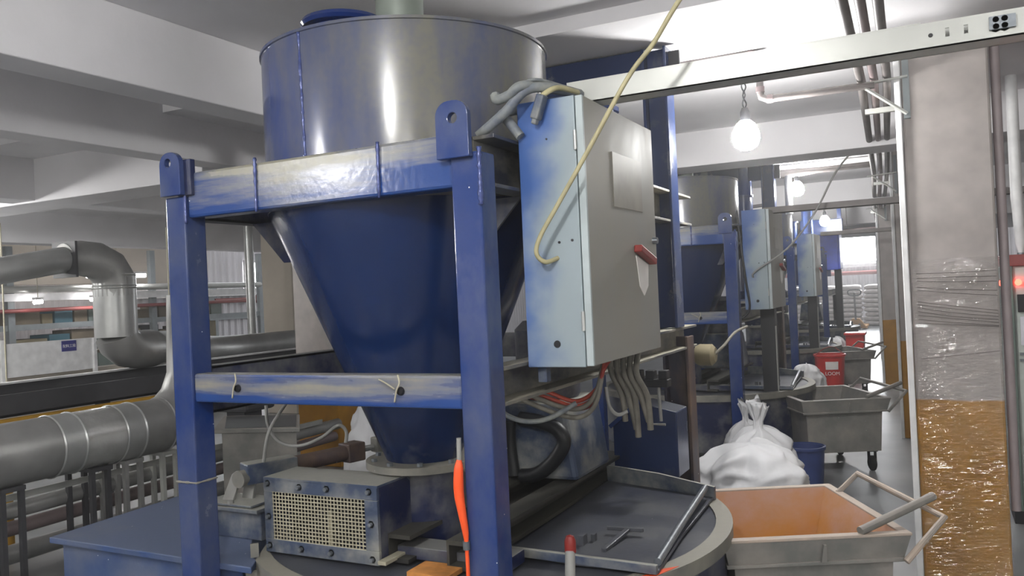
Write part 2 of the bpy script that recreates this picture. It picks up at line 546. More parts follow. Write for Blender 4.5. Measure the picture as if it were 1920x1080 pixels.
    def build(s, name, mat, parent=None, origin=(0, 0, 0), smooth=None, bevel=0.0, link=True):
        me = bpy.data.meshes.new(name)
        o = Vector(origin)
        me.from_pydata([v - o for v in s.v], [], s.f)
        bm = bmesh.new()
        bm.from_mesh(me)
        bmesh.ops.recalc_face_normals(bm, faces=bm.faces)
        bm.to_mesh(me)
        bm.free()
        me.materials.append(M[mat] if isinstance(mat, str) else mat)
        ob = bpy.data.objects.new(name, me)
        COL.objects.link(ob)
        if parent is not None:
            ob.parent = parent
        else:
            ob.location = o
        if smooth is not None:
            me.polygons.foreach_set('use_smooth', [True] * len(me.polygons))
            if smooth > 0:
                me.set_sharp_from_angle(angle=math.radians(smooth))
        if bevel:
            b = ob.modifiers.new('bevel', 'BEVEL')
            b.width, b.segments, b.limit_method = bevel, 2, 'ANGLE'
        return ob


def tag(o, label, cat, group=None):
    o['label'] = label
    o['category'] = cat
    if group:
        o['group'] = group
    return o


def thing(name, label, cat, loc=(0, 0, 0), rz=0, group=None):
    o = bpy.data.objects.new(name, None)
    o.empty_display_size = 0.1
    COL.objects.link(o)
    o.location = loc
    o.rotation_euler = (0, 0, rz)
    return tag(o, label, cat, group)


def struct(name, mb, mat, parent=None, smooth=None, bevel=0):
    o = mb.build(name, mat, parent, smooth=smooth, bevel=bevel)
    if parent is None:
        o['kind'] = 'structure'
    return o


def dup(root, delta, label=None, skip=()):
    r = root.copy()
    COL.objects.link(r)
    r.location = root.location + Vector(delta)
    if label:
        r['label'] = label
    for ch in list(root.children):
        if ch.name.split('.')[0] in skip:
            continue
        c = ch.copy()
        COL.objects.link(c)
        c.parent = r
        for g in list(ch.children):
            d = g.copy()
            COL.objects.link(d)
            d.parent = c
    return r


def smooth_path(pts, n=6):
    P = [Vector(p) for p in pts]
    out = []
    for i in range(len(P) - 1):
        p0, p1, p2, p3 = P[max(i - 1, 0)], P[i], P[i + 1], P[min(i + 2, len(P) - 1)]
        for k in range(n):
            t = k / n
            out.append(0.5 * ((2 * p1) + (p2 - p0) * t + (2 * p0 - 5 * p1 + 4 * p2 - p3) * t * t + (3 * p1 - p0 - 3 * p2 + p3) * t ** 3))
    out.append(P[-1])
    return out


def cable(name, pts, r, mat, label, cat='cable', group=None, n=7, seg=8):
    P = smooth_path(pts, n)
    o = MB().tube(P, r, seg).build(name, mat, None, origin=P[0], smooth=60)
    return tag(o, label, cat, group)


def bead(pts, r, step=0.008, jitter=0.35):
    """a lumpy weld bead along a polyline"""
    P = [Vector(p) for p in pts]
    q = []
    for a, b in zip(P, P[1:]):
        k = max(2, int((b - a).length / step))
        q += [a.lerp(b, i / k) for i in range(k)]
    q.append(P[-1])
    return MB().tube(q, [r * (1 + random.uniform(-jitter, jitter)) for _ in q], 6)


# ------------------------------------------------------------------ the building
FL = MB()
FL.add([(-16, -5, 0), (6, -5, 0), (6, 32, 0), (-16, 32, 0), (-16, -5, -0.2), (6, -5, -0.2), (6, 32, -0.2), (-16, 32, -0.2)],
       [(0, 1, 2, 3), (7, 6, 5, 4), (0, 4, 5, 1), (1, 5, 6, 2), (2, 6, 7, 3), (3, 7, 4, 0)])
struct('floor', FL, 'floor')
struct('ceiling', MB().box((-9.6, -5, 2.90), (6, 3.62, 3.1)).box((-9.6, 3.62, 2.83), (6, 20.5, 3.1)), 'concrete')
trims = [((-3.22, -5, 2.57), (-3.02, 20, 2.90)),       # long beam beside the first hopper
         ((-4.45, -5, 2.56), (-4.25, 6.6, 2.90)),
         ((-6.6, -5, 2.50), (-6.3, 20, 2.90)),
         ((-9.9, -5, 2.45), (-9.6, 20.5, 4.6)),         # edge towards the tall hall
         ((-3.02, 6.6, 2.55), (6, 7.0, 2.86)),
         ((-9.6, 4.1, 2.485), (-4.45, 4.5, 2.90)),
         ((-9.6, 11.2, 2.52), (6, 11.6, 2.86)),
         ((-9.6, 15.6, 2.52), (6, 16.0, 2.86)),
         ((-9.6, 20.1, 2.50), (6, 20.5, 4.6))]
for i, (a, b) in enumerate(trims):
    struct('trim_%d' % (i + 1), MB().box(a, b), 'concrete', bevel=0.006)
struct('wall_right', MB().box((4.0, -5, 0), (4.2, 31.5, 3.1)), 'wall')
struct('wall_near', MB().box((-14.2, -5.2, 0), (6, -5.0, 4.75)), 'wall')
struct('ceiling_hall', MB().box((-14.2, -5, 4.6), (-9.6, 32, 4.75)), 'concrete')
struct('ceiling_end', MB().box((-9.6, 20.1, 4.6), (6, 32, 4.75)), 'concrete')


def corrugated(y0, y1, z0, z1, x, pitch=0.19, dep=0.03, along='y'):
    mb = MB()
    n = int((y1 - y0) / pitch * 4)
    vs = []
    for i in range(n + 1):
        t = y0 + (y1 - y0) * i / n
        d = dep if (i % 4) in (1, 2) else 0
        for z in (z0, z1):
            vs.append((x + d, t, z) if along == 'y' else (t, x - d, z))
    mb.add(vs, [(2 * i, 2 * i + 2, 2 * i + 3, 2 * i + 1) for i in range(n)])
    if along == 'y':
        mb.box((x - 0.1, y0, z0), (x - 0.06, y1, z1))
    else:
        mb.box((y0, x + 0.06, z0), (y1, x + 0.1, z1))
    return mb


struct('wall_left', corrugated(-5, 31.5, 0, 4.6, -14.0), 'corrugated')
struct('wall_far', corrugated(-14, 6, 0, 4.6, 31.5, along='x'), 'corrugated')
# windows: frame, mullions, lit panes
def window(name, a, b, along, nx):
    mb = MB()
    (t0, z0), (t1, z1) = a, b
    def bx(p, q, d0, d1):
        if along == 'y':
            return (-13.97 + d0, p[0], p[1]), (-13.97 + d1, q[0], q[1])
        return (p[0], 31.44 - d0, p[1]), (q[0], 31.44 - d1, q[1])
    for p, q in (((t0, z0 - 0.06), (t1, z0)), ((t0, z1), (t1, z1 + 0.06)), ((t0 - 0.06, z0 - 0.06), (t0, z1 + 0.06)), ((t1, z0 - 0.06), (t1 + 0.06, z1 + 0.06))):
        mb.box(*bx(p, q, 0, 0.08))
    fr = struct(name, mb, 'white')
    w = (t1 - t0) / nx
    for k in range(nx):
        pm = MB().box(*bx((t0 + k * w + 0.025, z0 + 0.01), (t0 + (k + 1) * w - 0.025, z1 - 0.01), 0.02, 0.035))
        pm.build('pane', 'window', fr)
    return fr
window('window_1', (14.0, 1.98), (17.6, 2.55), 'y', 5)
window('window_2', (11.95, 2.0), (12.7, 2.42), 'y', 2)
window('window_3', (-3.6, 2.12), (-0.2, 3.25), 'x', 5)
struct('trim_10', MB().box((-13.95, 10.6, 1.80), (-13.75, 20, 1.92)), 'white')
struct('trim_11', MB().box((-13.95, 12.9, 1.28), (-13.86, 20, 1.34)), 'grey_beam')
struct('trim_12', MB().box((-13.97, 12.75, 0), (-13.80, 12.98, 2.0)), 'grey_beam')
struct('trim_13', MB().box((-9, 31.3, 1.93), (3, 31.42, 2.03)), 'white')

# pillars (yellow dado) of the row beside the aisle, and one beyond the machines
PIL = [(-0.085, 4.70, 0.395), (-0.27, 8.82, 0.40), (-0.62, 13.0, 0.40), (-0.85, 17.2, 0.40)]
for k, (x, y, w) in enumerate(PIL):
    p = struct('pillar', MB().box((x, y, 0), (x + w, y + 0.42, 2.9)), 'pillar', bevel=0.012)
p = struct('pillar', MB().box((-5.57, 6.2, 0), (-5.07, 6.75, 2.9)), 'pillar', bevel=0.012)
struct('pillar', MB().box((-8.66, 9.0, 0), (-8.1, 9.5, 2.9)), 'tan', bevel=0.012)
struct('wall_back', MB().box((-13.25, 3.0, 2.08), (-13.1, 11.55, 4.6)), 'tan')

# ------------------------------------------------------------------ first mixing line
MO = Vector((-1.81, 3.24, 0))          # base of the first machine
fr = thing('hopper_stand', 'blue steel frame with lifting lugs carrying the nearest conical hopper', 'stand', MO, group='hopper stands')
X0, X1, Y0, Y1 = -2.473, -1.155, 2.10, 4.38


def FB(name, mat, *boxes, bevel=0.006, par=fr):
    mb = MB()
    for a, b in boxes:
        mb.box(a, b)
    return mb.build(name, mat, par, MO, bevel=bevel)


FB('post', 'blue', ((X0, Y0, 0), (X0 + 0.098, Y0 + 0.095, 2.0)))
FB('post', 'blue', ((X1 - 0.1, Y0, 0), (X1, Y0 + 0.095, 2.02)))
FB('post', 'blue_dark', ((X0, Y1 - 0.1, 0), (X0 + 0.098, Y1, 2.82)))
# rear post that carries the gantry: an H beam, rusty below
FB('post', 'rusty', ((-1.29, 4.28, 0), (-1.275, 4.41, 1.32)), ((-1.165, 4.28, 0), (-1.15, 4.41, 1.32)), ((-1.275, 4.335, 0), (-1.165, 4.355, 1.32)), ((-1.30, 4.26, 0), (-1.14, 4.43, 0.02)), bevel=0.003)
FB('gantry_post', 'navy', ((-1.275, 4.09, 1.378), (-1.26, 4.22, 2.82)), ((-1.16, 4.09, 1.378), (-1.145, 4.22, 2.82)), ((-1.26, 4.145, 1.378), (-1.16, 4.165, 2.82)), bevel=0.003)
FB('gantry_beam', 'navy', ((X0 + 0.1, 4.11, 2.655), (-1.277, 4.20, 2.822)))
FB('gantry_lug', 'black', ((-1.143, 4.14, 2.655), (-1.088, 4.16, 2.80)), bevel=0)
# front beams: channels with lips
FB('beam', 'blue_beam', ((X0 + 0.098, 2.112, 1.92), (X1 - 0.1, 2.19, 2.083)), bevel=0.01)
FB('beam', 'blue_beam_low', ((X0 + 0.098, 2.108, 1.255), (X1 - 0.1, 2.175, 1.357)), bevel=0.008)


def channel(x_web, x_lip, ya, yb, z0, z1, mat):
    t = 0.012
    return FB('channel', mat, ((x_web, ya, z0), (x_web + 0.008 * (1 if x_lip > x_web else -1), yb, z1)), ((x_web, ya, z0), (x_lip, yb, z0 + t)), ((x_web, ya, z1 - t), (x_lip, yb, z1)), bevel=0.002)


channel(-1.235, -1.155, 2.195, 4.50, 1.92, 2.083, 'channel')
channel(-1.235, -1.155, 2.195, 4.50, 1.255, 1.375, 'channel')
channel(-2.40, -2.473, 2.195, 4.28, 1.92, 2.083, 'blue_dark')
channel(-2.40, -2.473, 2.195, 4.28, 1.20, 1.375, 'blue_dark')
FB('beam', 'blue_dark', ((X0 + 0.098, 4.29, 1.92), (-1.33, 4.37, 2.08)))
FB('beam', 'blue_dark', ((X0 + 0.098, 4.29, 1.22), (-1.30, 4.37, 1.36)))


def lug(xa, xb, z0, z1, hx, hz):
    c = (xa + xb) / 2
    r = 0.045
    pts = [(xa, 2.075, z0), (xb, 2.075, z0)]
    for k in range(7):
        a = k / 6 * PI / 2
        pts.append((xb - r + r * math.cos(a), 2.075, z1 - r + r * math.sin(a)))
    for k in range(7):
        a = PI / 2 + k / 6 * PI / 2
        pts.append((xa + r + r * math.cos(a), 2.075, z1 - r + r * math.sin(a)))
    o = MB().holed(pts, (hx, 2.075, hz), 0.016, (0, 0.022, 0)).build('lifting_lug', 'blue', fr, MO, bevel=0.002)
    return o


lug(-1.287, -1.176, 2.002, 2.172, -1.228, 2.12)
lug(-2.468, -2.366, 2.002, 2.158, -2.425, 2.12)
FB('lug_backing', 'blue_dark', ((-2.405, 2.097, 2.0), (-2.335, 2.12, 2.13)), bevel=0.003)
for x, z0, z1 in ((-2.04, 1.915, 2.1), (-1.525, 1.915, 2.09)):
    bead([(x, 2.108, z0), (x + 0.002, 2.108, z1)], 0.006).build('weld_seam', 'weld', fr, MO, smooth=0)
bead([(X0 + 0.098, 2.104, 1.9), (X0 + 0.098, 2.104, 2.08)], 0.005).build('weld_seam', 'weld', fr, MO, smooth=0)
bead([(X1, 2.098, 1.86), (X1, 2.098, 2.03)], 0.008).build('weld_seam', 'weld', fr, MO, smooth=0)
bead([(X0 - 0.001, 2.098, 0.965), (X0 + 0.099, 2.098, 0.965), (X0 + 0.099, 2.195, 0.965)], 0.004).build('weld_seam', 'powder', fr, MO, smooth=0)
for x in (-2.16, -1.475):
    MB().lathe([(0, 0), (0.011, 0), (0.014, 0.003), (0.011, -0.006)], (x, 2.104, 1.308), 16, 'y').build('bolt_hole', 'black', fr, MO, smooth=40)
    MB().tube(smooth_path([(x - 0.005, 2.10, 1.36), (x + 0.004, 2.094, 1.335), (x - 0.006, 2.092, 1.312), (x - 0.018, 2.096, 1.275)], 5), 0.003, 6).build('wire_tie', 'mesh', fr, MO, smooth=0)
MB().tube(smooth_path([(-1.55, 2.097, 1.345), (-1.52, 2.09, 1.335), (-1.49, 2.095, 1.315)], 5), 0.0025, 6).build('wire_tie', 'mesh', fr, MO, smooth=0)

# hopper
HC = (-1.795, 2.70)
hp = thing('hopper', 'dusty blue conical hopper with domed lid ring, nearest of the row', 'hopper', (HC[0], HC[1], 0.93), group='conical hoppers')
HO = Vector((HC[0], HC[1], 0.93))
R = 0.548
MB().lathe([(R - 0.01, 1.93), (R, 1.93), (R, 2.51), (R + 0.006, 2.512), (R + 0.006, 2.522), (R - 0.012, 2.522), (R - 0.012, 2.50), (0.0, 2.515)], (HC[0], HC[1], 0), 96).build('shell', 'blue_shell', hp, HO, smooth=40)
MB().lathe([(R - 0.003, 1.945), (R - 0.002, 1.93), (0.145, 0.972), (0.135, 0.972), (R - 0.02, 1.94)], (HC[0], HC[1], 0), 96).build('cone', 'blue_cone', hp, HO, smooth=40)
a = math.radians(264)
ca, sa = math.cos(a), math.sin(a)
bead([(HC[0] + R * ca, HC[1] + R * sa, 1.94), (HC[0] + R * math.cos(a - 0.02), HC[1] + R * math.sin(a - 0.02), 2.51)], 0.006).build('weld_seam', 'weld', hp, HO, smooth=0)
MB().lathe([(0.11, 2.515), (0.115, 2.565), (0.145, 2.568), (0.152, 2.58), (0.145, 2.593), (0.11, 2.597), (0, 2.60)], (-1.83, 2.36, 0), 40).build('lid_ring', 'blue_clean', hp, HO, smooth=40)
MB().lathe([(0.085, 2.5), (0.088, 2.9)], (-1.66, 2.47, 0), 32).build('vent_pipe', 'pipe_vent', hp, HO, smooth=40)
MB().lathe([(0.14, 0.945), (0.225, 0.945), (0.225, 0.972), (0.14, 0.972)], (HC[0], HC[1], 0), 48, close=True).build('flange', 'powder', hp, HO, smooth=30)
MB().lathe([(0.13, 0.66), (0.15, 0.66), (0.15, 0.945), (0.13, 0.945)], (HC[0], HC[1], 0), 32, close=True).build('outlet_valve', 'blue_dark', hp, HO, smooth=30)
for k in range(10):
    b = 2 * PI * (k + 0.3) / 10
    MB().lathe([(0, 0.012), (0.012, 0.012), (0.012, 0)], (HC[0] + 0.195 * math.cos(b), HC[1] + 0.195 * math.sin(b), 0.972), 6).build('bolt', 'bolt', hp, HO)
for sx in (-1, 1):
    x0 = HC[0] + sx * 0.60
    for yy in (2.45, 2.95):
        P = [(x0, yy, 1.918), (HC[0] + sx * 0.30, yy, 1.918), (HC[0] + sx * 0.36, yy, 1.755), (HC[0] + sx * 0.445, yy, 1.755)]
        MB().prism(P, (0, 0.012, 0)).build('support_gusset', 'blue_dark', hp, HO)
MB().lathe([(0.075, 1.5), (0.075, 2.45), (0.10, 2.45), (0.10, 2.47), (0, 2.472)], (-1.40, 3.77, 0), 28).build('dust_pipe', 'blue', hp, HO, smooth=40)

# electrical cabinet on the frame
CX0, CX1, CY0, CY1, CZ0, CZ1 = -1.15, -0.926, 2.35, 3.06, 1.357, 2.20
CO = Vector((-1.04, 2.7, CZ0))
cb = thing('electrical_cabinet', 'large blue and grey worn electrical cabinet with hooked cable, nearest of the row', 'cabinet', CO, group='electrical cabinets')
bm_ = MB().box((CX0, CY0, CZ0), (CX1 - 0.026, CY1, CZ1))
bm_.build('body', 'cab_side', cb, CO, bevel=0.004)
door = MB().box((CX1 - 0.022, CY0 + 0.002, CZ0 + 0.004), (CX1, CY1, CZ1 - 0.003)).build('door', 'cab_door', cb, CO, bevel=0.003)
MB().box((CX1 - 0.0225, CY0 - 0.0005, CZ0 + 0.004), (CX1 + 0.0008, CY0 + 0.012, CZ1 - 0.003)).build('door_edge', 'door_edge', door, CO, bevel=0.002)
for z in (2.06, 1.50):
    MB().lathe([(0, -0.03), (0.006, -0.03), (0.006, 0.03), (0, 0.03)], (CX1 - 0.026, CY0 - 0.004, z), 10).build('hinge', 'galv', cb, CO, smooth=40)
MB().box((CX1, 2.60, 1.87), (CX1 + 0.002, 2.905, 2.055)).build('nameplate', 'nameplate', door, CO, bevel=0.001)
MB().lathe([(0, 0.018), (0.012, 0.018), (0.014, 0)], (CX1, 3.02, 1.77), 14, 'x').build('lock', 'bolt', door, CO, smooth=30)
MB().bar((CX1 + 0.016, 2.785, 1.735), (CX1 + 0.016, 2.96, 1.69), 0.03, 0.026).build('switch_handle', 'darkred', door, CO, bevel=0.004)
MB().prism([(CX1 + 0.001, 2.80, 1.71), (CX1 + 0.001, 2.935, 1.678), (CX1 + 0.001, 2.925, 1.60), (CX1 + 0.001, 2.875, 1.565), (CX1 + 0.001, 2.83, 1.60)], (0.003, 0, 0)).build('warning_sticker', 'label', door, CO)
for x, z, r in ((-1.045, 1.43, 0.011), (-1.022, 1.748, 0.004), (-0.978, 1.752, 0.004), (-1.05, 2.075, 0.003)):
    MB().lathe([(0, -0.003), (r, -0.003), (r * 1.1, 0.001)], (x, CY0, z), 16, 'y').build('hole', 'black', cb, CO, smooth=30)
MB().box((CX0 + 0.02, CY0 + 0.03, CZ0 - 0.05), (CX0 + 0.05, CY0 + 0.06, CZ0)).build('bracket', 'blue_grey', cb, CO)
MB().bar((CX0 - 0.004, CY0 + 0.2, 1.99), (CX0 + 0.004, CY0 + 0.2, 1.99), 0.02).build('bracket', 'blue_grey', cb, CO)

# mixing drum under the hopper
DC = (-1.70, 3.07)
DO = Vector((DC[0], DC[1], 0))
dr = thing('mixing_drum', 'wide round mixing drum with dusty rim and folding lid, nearest of the row', 'mixing drum', DO, group='round mixing drums')
MB().lathe([(0.0, 0.14), (0.93, 0.14), (0.96, 0.17), (0.96, 0.615), (0.90, 0.615)], (DC[0], DC[1], 0), 80).build('drum_wall', 'blue_dark', dr, DO, smooth=40)
MB().lathe([(0.925, 0.60), (0.99, 0.60), (0.99, 0.65), (0.925, 0.65)], (DC[0], DC[1], 0), 96, close=True).build('rim', 'powder', dr, DO, smooth=40)
MB().lathe([(0.0, 0.642), (0.926, 0.642), (0.926, 0.61), (0, 0.61)], (DC[0], DC[1], 0), 80, close=False).build('cover_plate', 'lid_steel', dr, DO, smooth=40)
lidp = [(-1.43, 3.74, 0.652), (-0.88, 3.575, 0.652), (-0.86, 3.0, 0.652), (-0.83, 2.60, 0.652), (-1.12, 2.585, 0.652), (-1.40, 2.62, 0.652)]
MB().prism(lidp, (0, 0, 0.012)).build('lid', 'lid_steel', dr, DO, bevel=0.003)
MB().prism([(-1.43, 3.745, 0.65), (-0.875, 3.58, 0.65), (-0.873, 3.568, 0.71), (-1.15, 3.65, 0.735), (-1.43, 3.735, 0.74)], (0.004, 0.014, 0)).build('lid_flange', 'blue_grey', dr, DO)
MB().bar((-1.38, 2.605, 0.672), (-0.83, 2.585, 0.672), 0.02, 0.03).build('lid_edge', 'blue_grey', dr, DO, bevel=0.002)
MB().tube([(-0.905, 3.545, 0.71), (-0.872, 3.0, 0.69), (-0.845, 2.64, 0.678)], 0.014, 10).build('lid_rod', 'bolt', dr, DO, smooth=40)
MB().bar((-1.07, 2.73, 0.668), (-1.05, 2.93, 0.685), 0.022, 0.014).bar((-1.13, 2.93, 0.688), (-0.99, 2.94, 0.688), 0.018, 0.016).build('lid_handle', 'lid_steel', dr, DO, bevel=0.003)
MB().box((-1.18, 2.76, 0.664), (-1.16, 2.80, 0.70)).build('hinge', 'lid_steel', dr, DO)
MB().box((-1.155, 2.82, 0.664), (-1.14, 2.845, 0.69)).build('hinge', 'lid_steel', dr, DO)
for x in (-1.47, -1.72):
    MB().box((x - 0.05, 2.40, 0.655), (x + 0.04, 4.0, 0.67)).box((x - 0.05, 2.40, 0.67), (x - 0.04, 4.0, 0.74)).box((x - 0.05, 2.40, 0.74), (x + 0.05, 4.0, 0.755)).build('cross_channel', 'dark_olive', dr, DO)
MB().box((-1.95, 2.45, 0.655), (-1.30, 2.56, 0.70)).build('cross_channel', 'blue_dark', dr, DO, bevel=0.003)
MB().prism([(-1.84, 3.3, 0.76), (-1.40, 3.3, 0.76), (-1.45, 3.3, 1.10), (-1.79, 3.3, 1.10)], (0, 0.42, 0)).build('gearbox', 'blue_grey', dr, DO, bevel=0.02)
MB().lathe([(0, 1.1), (0.14, 1.1), (0.15, 1.12), (0.15, 1.42), (0.11, 1.46), (0, 1.46)], (-1.62, 3.52, 0), 32).build('motor', 'blue_dark', dr, DO, smooth=40)
for k in range(4):
    b = PI / 4 + k * PI / 2
    x, y = DC[0] + 0.80 * math.cos(b), DC[1] + 0.80 * math.sin(b)
    MB().box((x - 0.06, y - 0.06, 0), (x + 0.06, y + 0.06, 0.16)).build('leg', 'blue_dark', dr, DO, bevel=0.004)
MB().box((-1.62, 2.30, 0.652), (-1.46, 2.42, 0.668)).build('orange_patch', 'orange_powder', dr, DO)
MB().prism([(-0.79, 2.70, 0.651), (-0.83, 2.66, 0.651), (-0.885, 2.555, 0.651), (-0.86, 2.52, 0.651)], (0, 0, 0.001)).build('paint_stain', 'orange', dr, DO)
MB().tube(smooth_path([(-1.02, 2.30, 0.63), (-1.02, 2.31, 0.72), (-1.025, 2.33, 0.79)], 4), [0.016] * 8 + [0.015], 10).build('lever', 'cable_pale', dr, DO, smooth=40)
MB().lathe([(0, 0.84), (0.012, 0.835), (0.018, 0.82), (0.018, 0.785), (0, 0.78)], (-1.026, 2.335, 0), 14).build('lever_knob', 'darkred', dr, DO, smooth=40)
MB().bar((-1.08, 2.30, 0.60), (-1.06, 2.32, 0.70), 0.02).bar((-0.97, 2.30, 0.60), (-0.99, 2.32, 0.70), 0.02).bar((-1.08, 2.31, 0.69), (-0.97, 2.31, 0.69), 0.02).build('lever_bracket', 'cable_pale', dr, DO, bevel=0.003)

# lidded bin beside the drum
bn = thing('side_bin', 'low blue steel bin with flat grey lid in front of the big duct', 'bin', (-2.8, 2.55, 0))
BO = Vector((-2.8, 2.55, 0))
MB().prism([(-3.37, 2.19, 0.625), (-2.22, 2.19, 0.625), (-2.70, 2.96, 0.625), (-3.42, 2.96, 0.625)], (0, 0, 0.025)).build('lid', 'bin_blue', bn, BO, bevel=0.004)
MB().prism([(-3.33, 2.225, 0), (-2.30, 2.225, 0), (-2.74, 2.92, 0), (-3.37, 2.92, 0)], (0, 0, 0.625)).build('body', 'bin_blue', bn, BO)
for k in range(3):
    MB().box((-2.78 + k * 0.10, 2.43 + k * 0.05, 0.65), (-2.70 + k * 0.10, 2.445 + k * 0.05, 0.656)).build('lid_slot', 'black', bn, BO)

# ventilation hood with wire mesh
hd = thing('ventilation_hood', 'dusty grey blue hood with wire mesh front on the drum', 'hood', (-2.03, 2.35, 0.66))
VO = Vector((-2.03, 2.35, 0.66))
xa, xb = -2.295, -1.765
for x in (xa, xb - 0.008):
    MB().prism([(x, 2.36, 0.66), (x, 2.36, 0.93), (x, 2.53, 0.93), (x, 2.83, 0.66)], (0.008, 0, 0)).build('side_plate', 'blue_dark', hd, VO)
MB().box((xa, 2.345, 0.93), (xb + 0.003, 2.535, 0.938)).prism([(xa, 2.53, 0.93), (xb, 2.53, 0.93), (xb, 2.83, 0.66), (xa, 2.83, 0.66)], (0, 0.006, 0.006)).build('top_plate', 'blue_grey', hd, VO)
mxa, mxb, mza, mzb = -2.255, -1.822, 0.705, 0.885
fm = MB()
fm.box((xa, 2.345, 0.655), (xb, 2.36, mza)).box((xa, 2.345, mzb), (xb, 2.36, 0.933)).box((xa, 2.345, mza), (mxa, 2.36, mzb)).box((mxb, 2.345, mza), (xb, 2.36, mzb))
fm.build('front_frame', 'blue_grey', hd, VO, bevel=0.002)
wm = MB()
for k in range(29):
    x = mxa + (mxb - mxa) * k / 28
    wm.box((x - 0.0018, 2.349, mza), (x + 0.0018, 2.352, mzb))
for k in range(14):
    z = mza + (mzb - mza) * k / 13
    wm.box((mxa, 2.347, z - 0.0018), (mxb, 2.3505, z + 0.0018))
o = wm.build('wire_mesh', 'mesh', hd, VO)
o['kind'] = 'stuff'
MB().box((-2.0, 2.358, 0.69), (-1.985, 2.37, 0.83)).build('inner_strap', 'mesh', hd, VO)
MB().box((xa + 0.01, 2.48, 0.665), (xb - 0.01, 2.49, 0.925)).build('dark_interior', 'black', hd, VO)  # black sheet that puts the shade inside the hood into colour
for x, z in ((-2.275, 0.915), (-2.12, 0.91), (-1.99, 0.912), (-1.80, 0.915), (-2.275, 0.79), (-1.795, 0.80), (-2.12, 0.68), (-1.98, 0.68), (-1.795, 0.675), (-2.275, 0.68)):
    MB().lathe([(0, -0.012), (0.008, -0.012), (0.009, 0), (0.014, 0)], (x, 2.345, z), 6, 'y').build('bolt', 'bolt', hd, VO)
MB().bar((-1.745, 2.33, 0.672), (-1.745, 2.86, 0.672), 0.035, 0.014).build('side_rail', 'mesh', hd, VO, bevel=0.002)
MB().box((-1.752, 2.50, 0.68), (-1.735, 2.60, 0.70)).build('rail_clip', 'bolt', hd, VO)

# pneumatic cylinder beside the hood
pc = thing('pneumatic_cylinder', 'dusty pneumatic cylinder on a blue grey block beside the mesh hood', 'cylinder', (-2.55, 2.45, 0.62))
PO = Vector((-2.55, 2.45, 0.62))
MB().box((-2.66, 2.45, 0.65), (-2.42, 2.60, 0.765)).build('mount_block', 'blue_grey', pc, PO, bevel=0.004)
MB().box((-2.74, 2.42, 0.765), (-2.41, 2.61, 0.78)).box((-2.72, 2.43, 0.783), (-2.45, 2.59, 0.792)).build('base_plate', 'blue_grey', pc, PO, bevel=0.002)
for x, y in ((-2.70, 2.44), (-2.57, 2.44), (-2.60, 2.575), (-2.45, 2.57)):
    MB().lathe([(0, 0.014), (0.013, 0.014), (0.013, 0)], (x, y, 0.79), 6).build('bolt', 'cable_pale', pc, PO)
MB().prism([(-2.66, 2.48, 0.79), (-2.60, 2.48, 0.79), (-2.545, 2.48, 0.905), (-2.575, 2.48, 0.915), (-2.60, 2.48, 0.90)], (0, 0.014, 0)).prism([(-2.60, 2.53, 0.79), (-2.54, 2.53, 0.79), (-2.515, 2.53, 0.905), (-2.545, 2.53, 0.915), (-2.57, 2.53, 0.90)], (0, 0.014, 0)).build('clevis', 'cable_pale', pc, PO, bevel=0.002)
MB().lathe([(0, -0.06), (0.034, -0.06), (0.034, 0.06), (0, 0.06)], (-2.545, 2.52, 0.885), 20, 'y').build('pivot_pin', 'powder', pc, PO, smooth=40)
MB().bar((-2.555, 2.50, 0.90), (-2.46, 2.70, 0.90), 0.085, 0.085).build('end_cap', 'blue_grey', pc, PO, bevel=0.006)
MB().tube([(-2.50, 2.62, 0.90), (-2.40, 3.00, 0.90)], 0.036, 16).build('barrel', 'rusty', pc, PO, smooth=40)
MB().bar((-2.41, 2.97, 0.90), (-2.385, 3.06, 0.90), 0.085, 0.085).build('end_cap', 'rusty', pc, PO, bevel=0.006)
MB().tube([(-2.385, 3.06, 0.90), (-2.35, 3.2, 0.90)], 0.014, 10).build('rod', 'galv', pc, PO, smooth=40)
MB().bar((-2.36, 3.13, 0.91), (-2.30, 3.28, 0.91), 0.06, 0.07).bar((-2.32, 3.24, 0.90), (-2.16, 3.12, 0.88), 0.05, 0.05).build('rod_clevis', 'powder', pc, PO, bevel=0.006)
# bracket under the hood edge
br = thing('angle_bracket', 'small dusty steel angle bracket below the mesh hood', 'bracket', (-2.25, 2.27, 0.6))
AO = Vector((-2.25, 2.27, 0.6))
MB().bar((-2.29, 2.28, 0.56), (-2.30, 2.29, 0.70), 0.03, 0.012).build('upright', 'powder', br, AO)
MB().bar((-2.30, 2.25, 0.60), (-2.17, 2.29, 0.612), 0.03, 0.03).build('arm', 'powder', br, AO)
MB().prism([(-2.29, 2.25, 0.49), (-2.17, 2.25, 0.49), (-2.17, 2.25, 0.60), (-2.29, 2.25, 0.60)], (0, 0.01, 0)).build('plate', 'blue_grey', br, AO)

# copies of the line further down the row
M2, M3, M4 = Vector((-0.243, 4.735, 0)), Vector((-0.42, 9.28, 0)), Vector((-0.50, 13.9, 0))
MD = [('second', M2), ('third', M3)]
dup(fr, M2, 'blue steel frame of the second hopper, just beyond the nearest cabinet')
dup(fr, M3, 'blue steel frame of the third hopper, seen between two grey cabinets')
dup(fr, M4, 'bright blue frame at the far end of the row, below the plain blue cabinet', skip=('gantry_beam', 'gantry_post'))
dup(hp, M2, 'blue conical hopper second in the row, right under the ceiling beam')
dup(hp, M3, 'blue conical hopper third in the row, mostly hidden behind the second')
dup(cb, M2, 'grey and blue electrical cabinet second in the row, hole in its corner', skip=('bracket',))
dup(cb, M3, 'small looking blue and tan electrical cabinet third in the row')
d2 = dup(dr, M2, 'round mixing drum second in the row, behind the tied white sacks', skip=('lever', 'lever_knob', 'lever_bracket', 'orange_patch', 'paint_stain'))
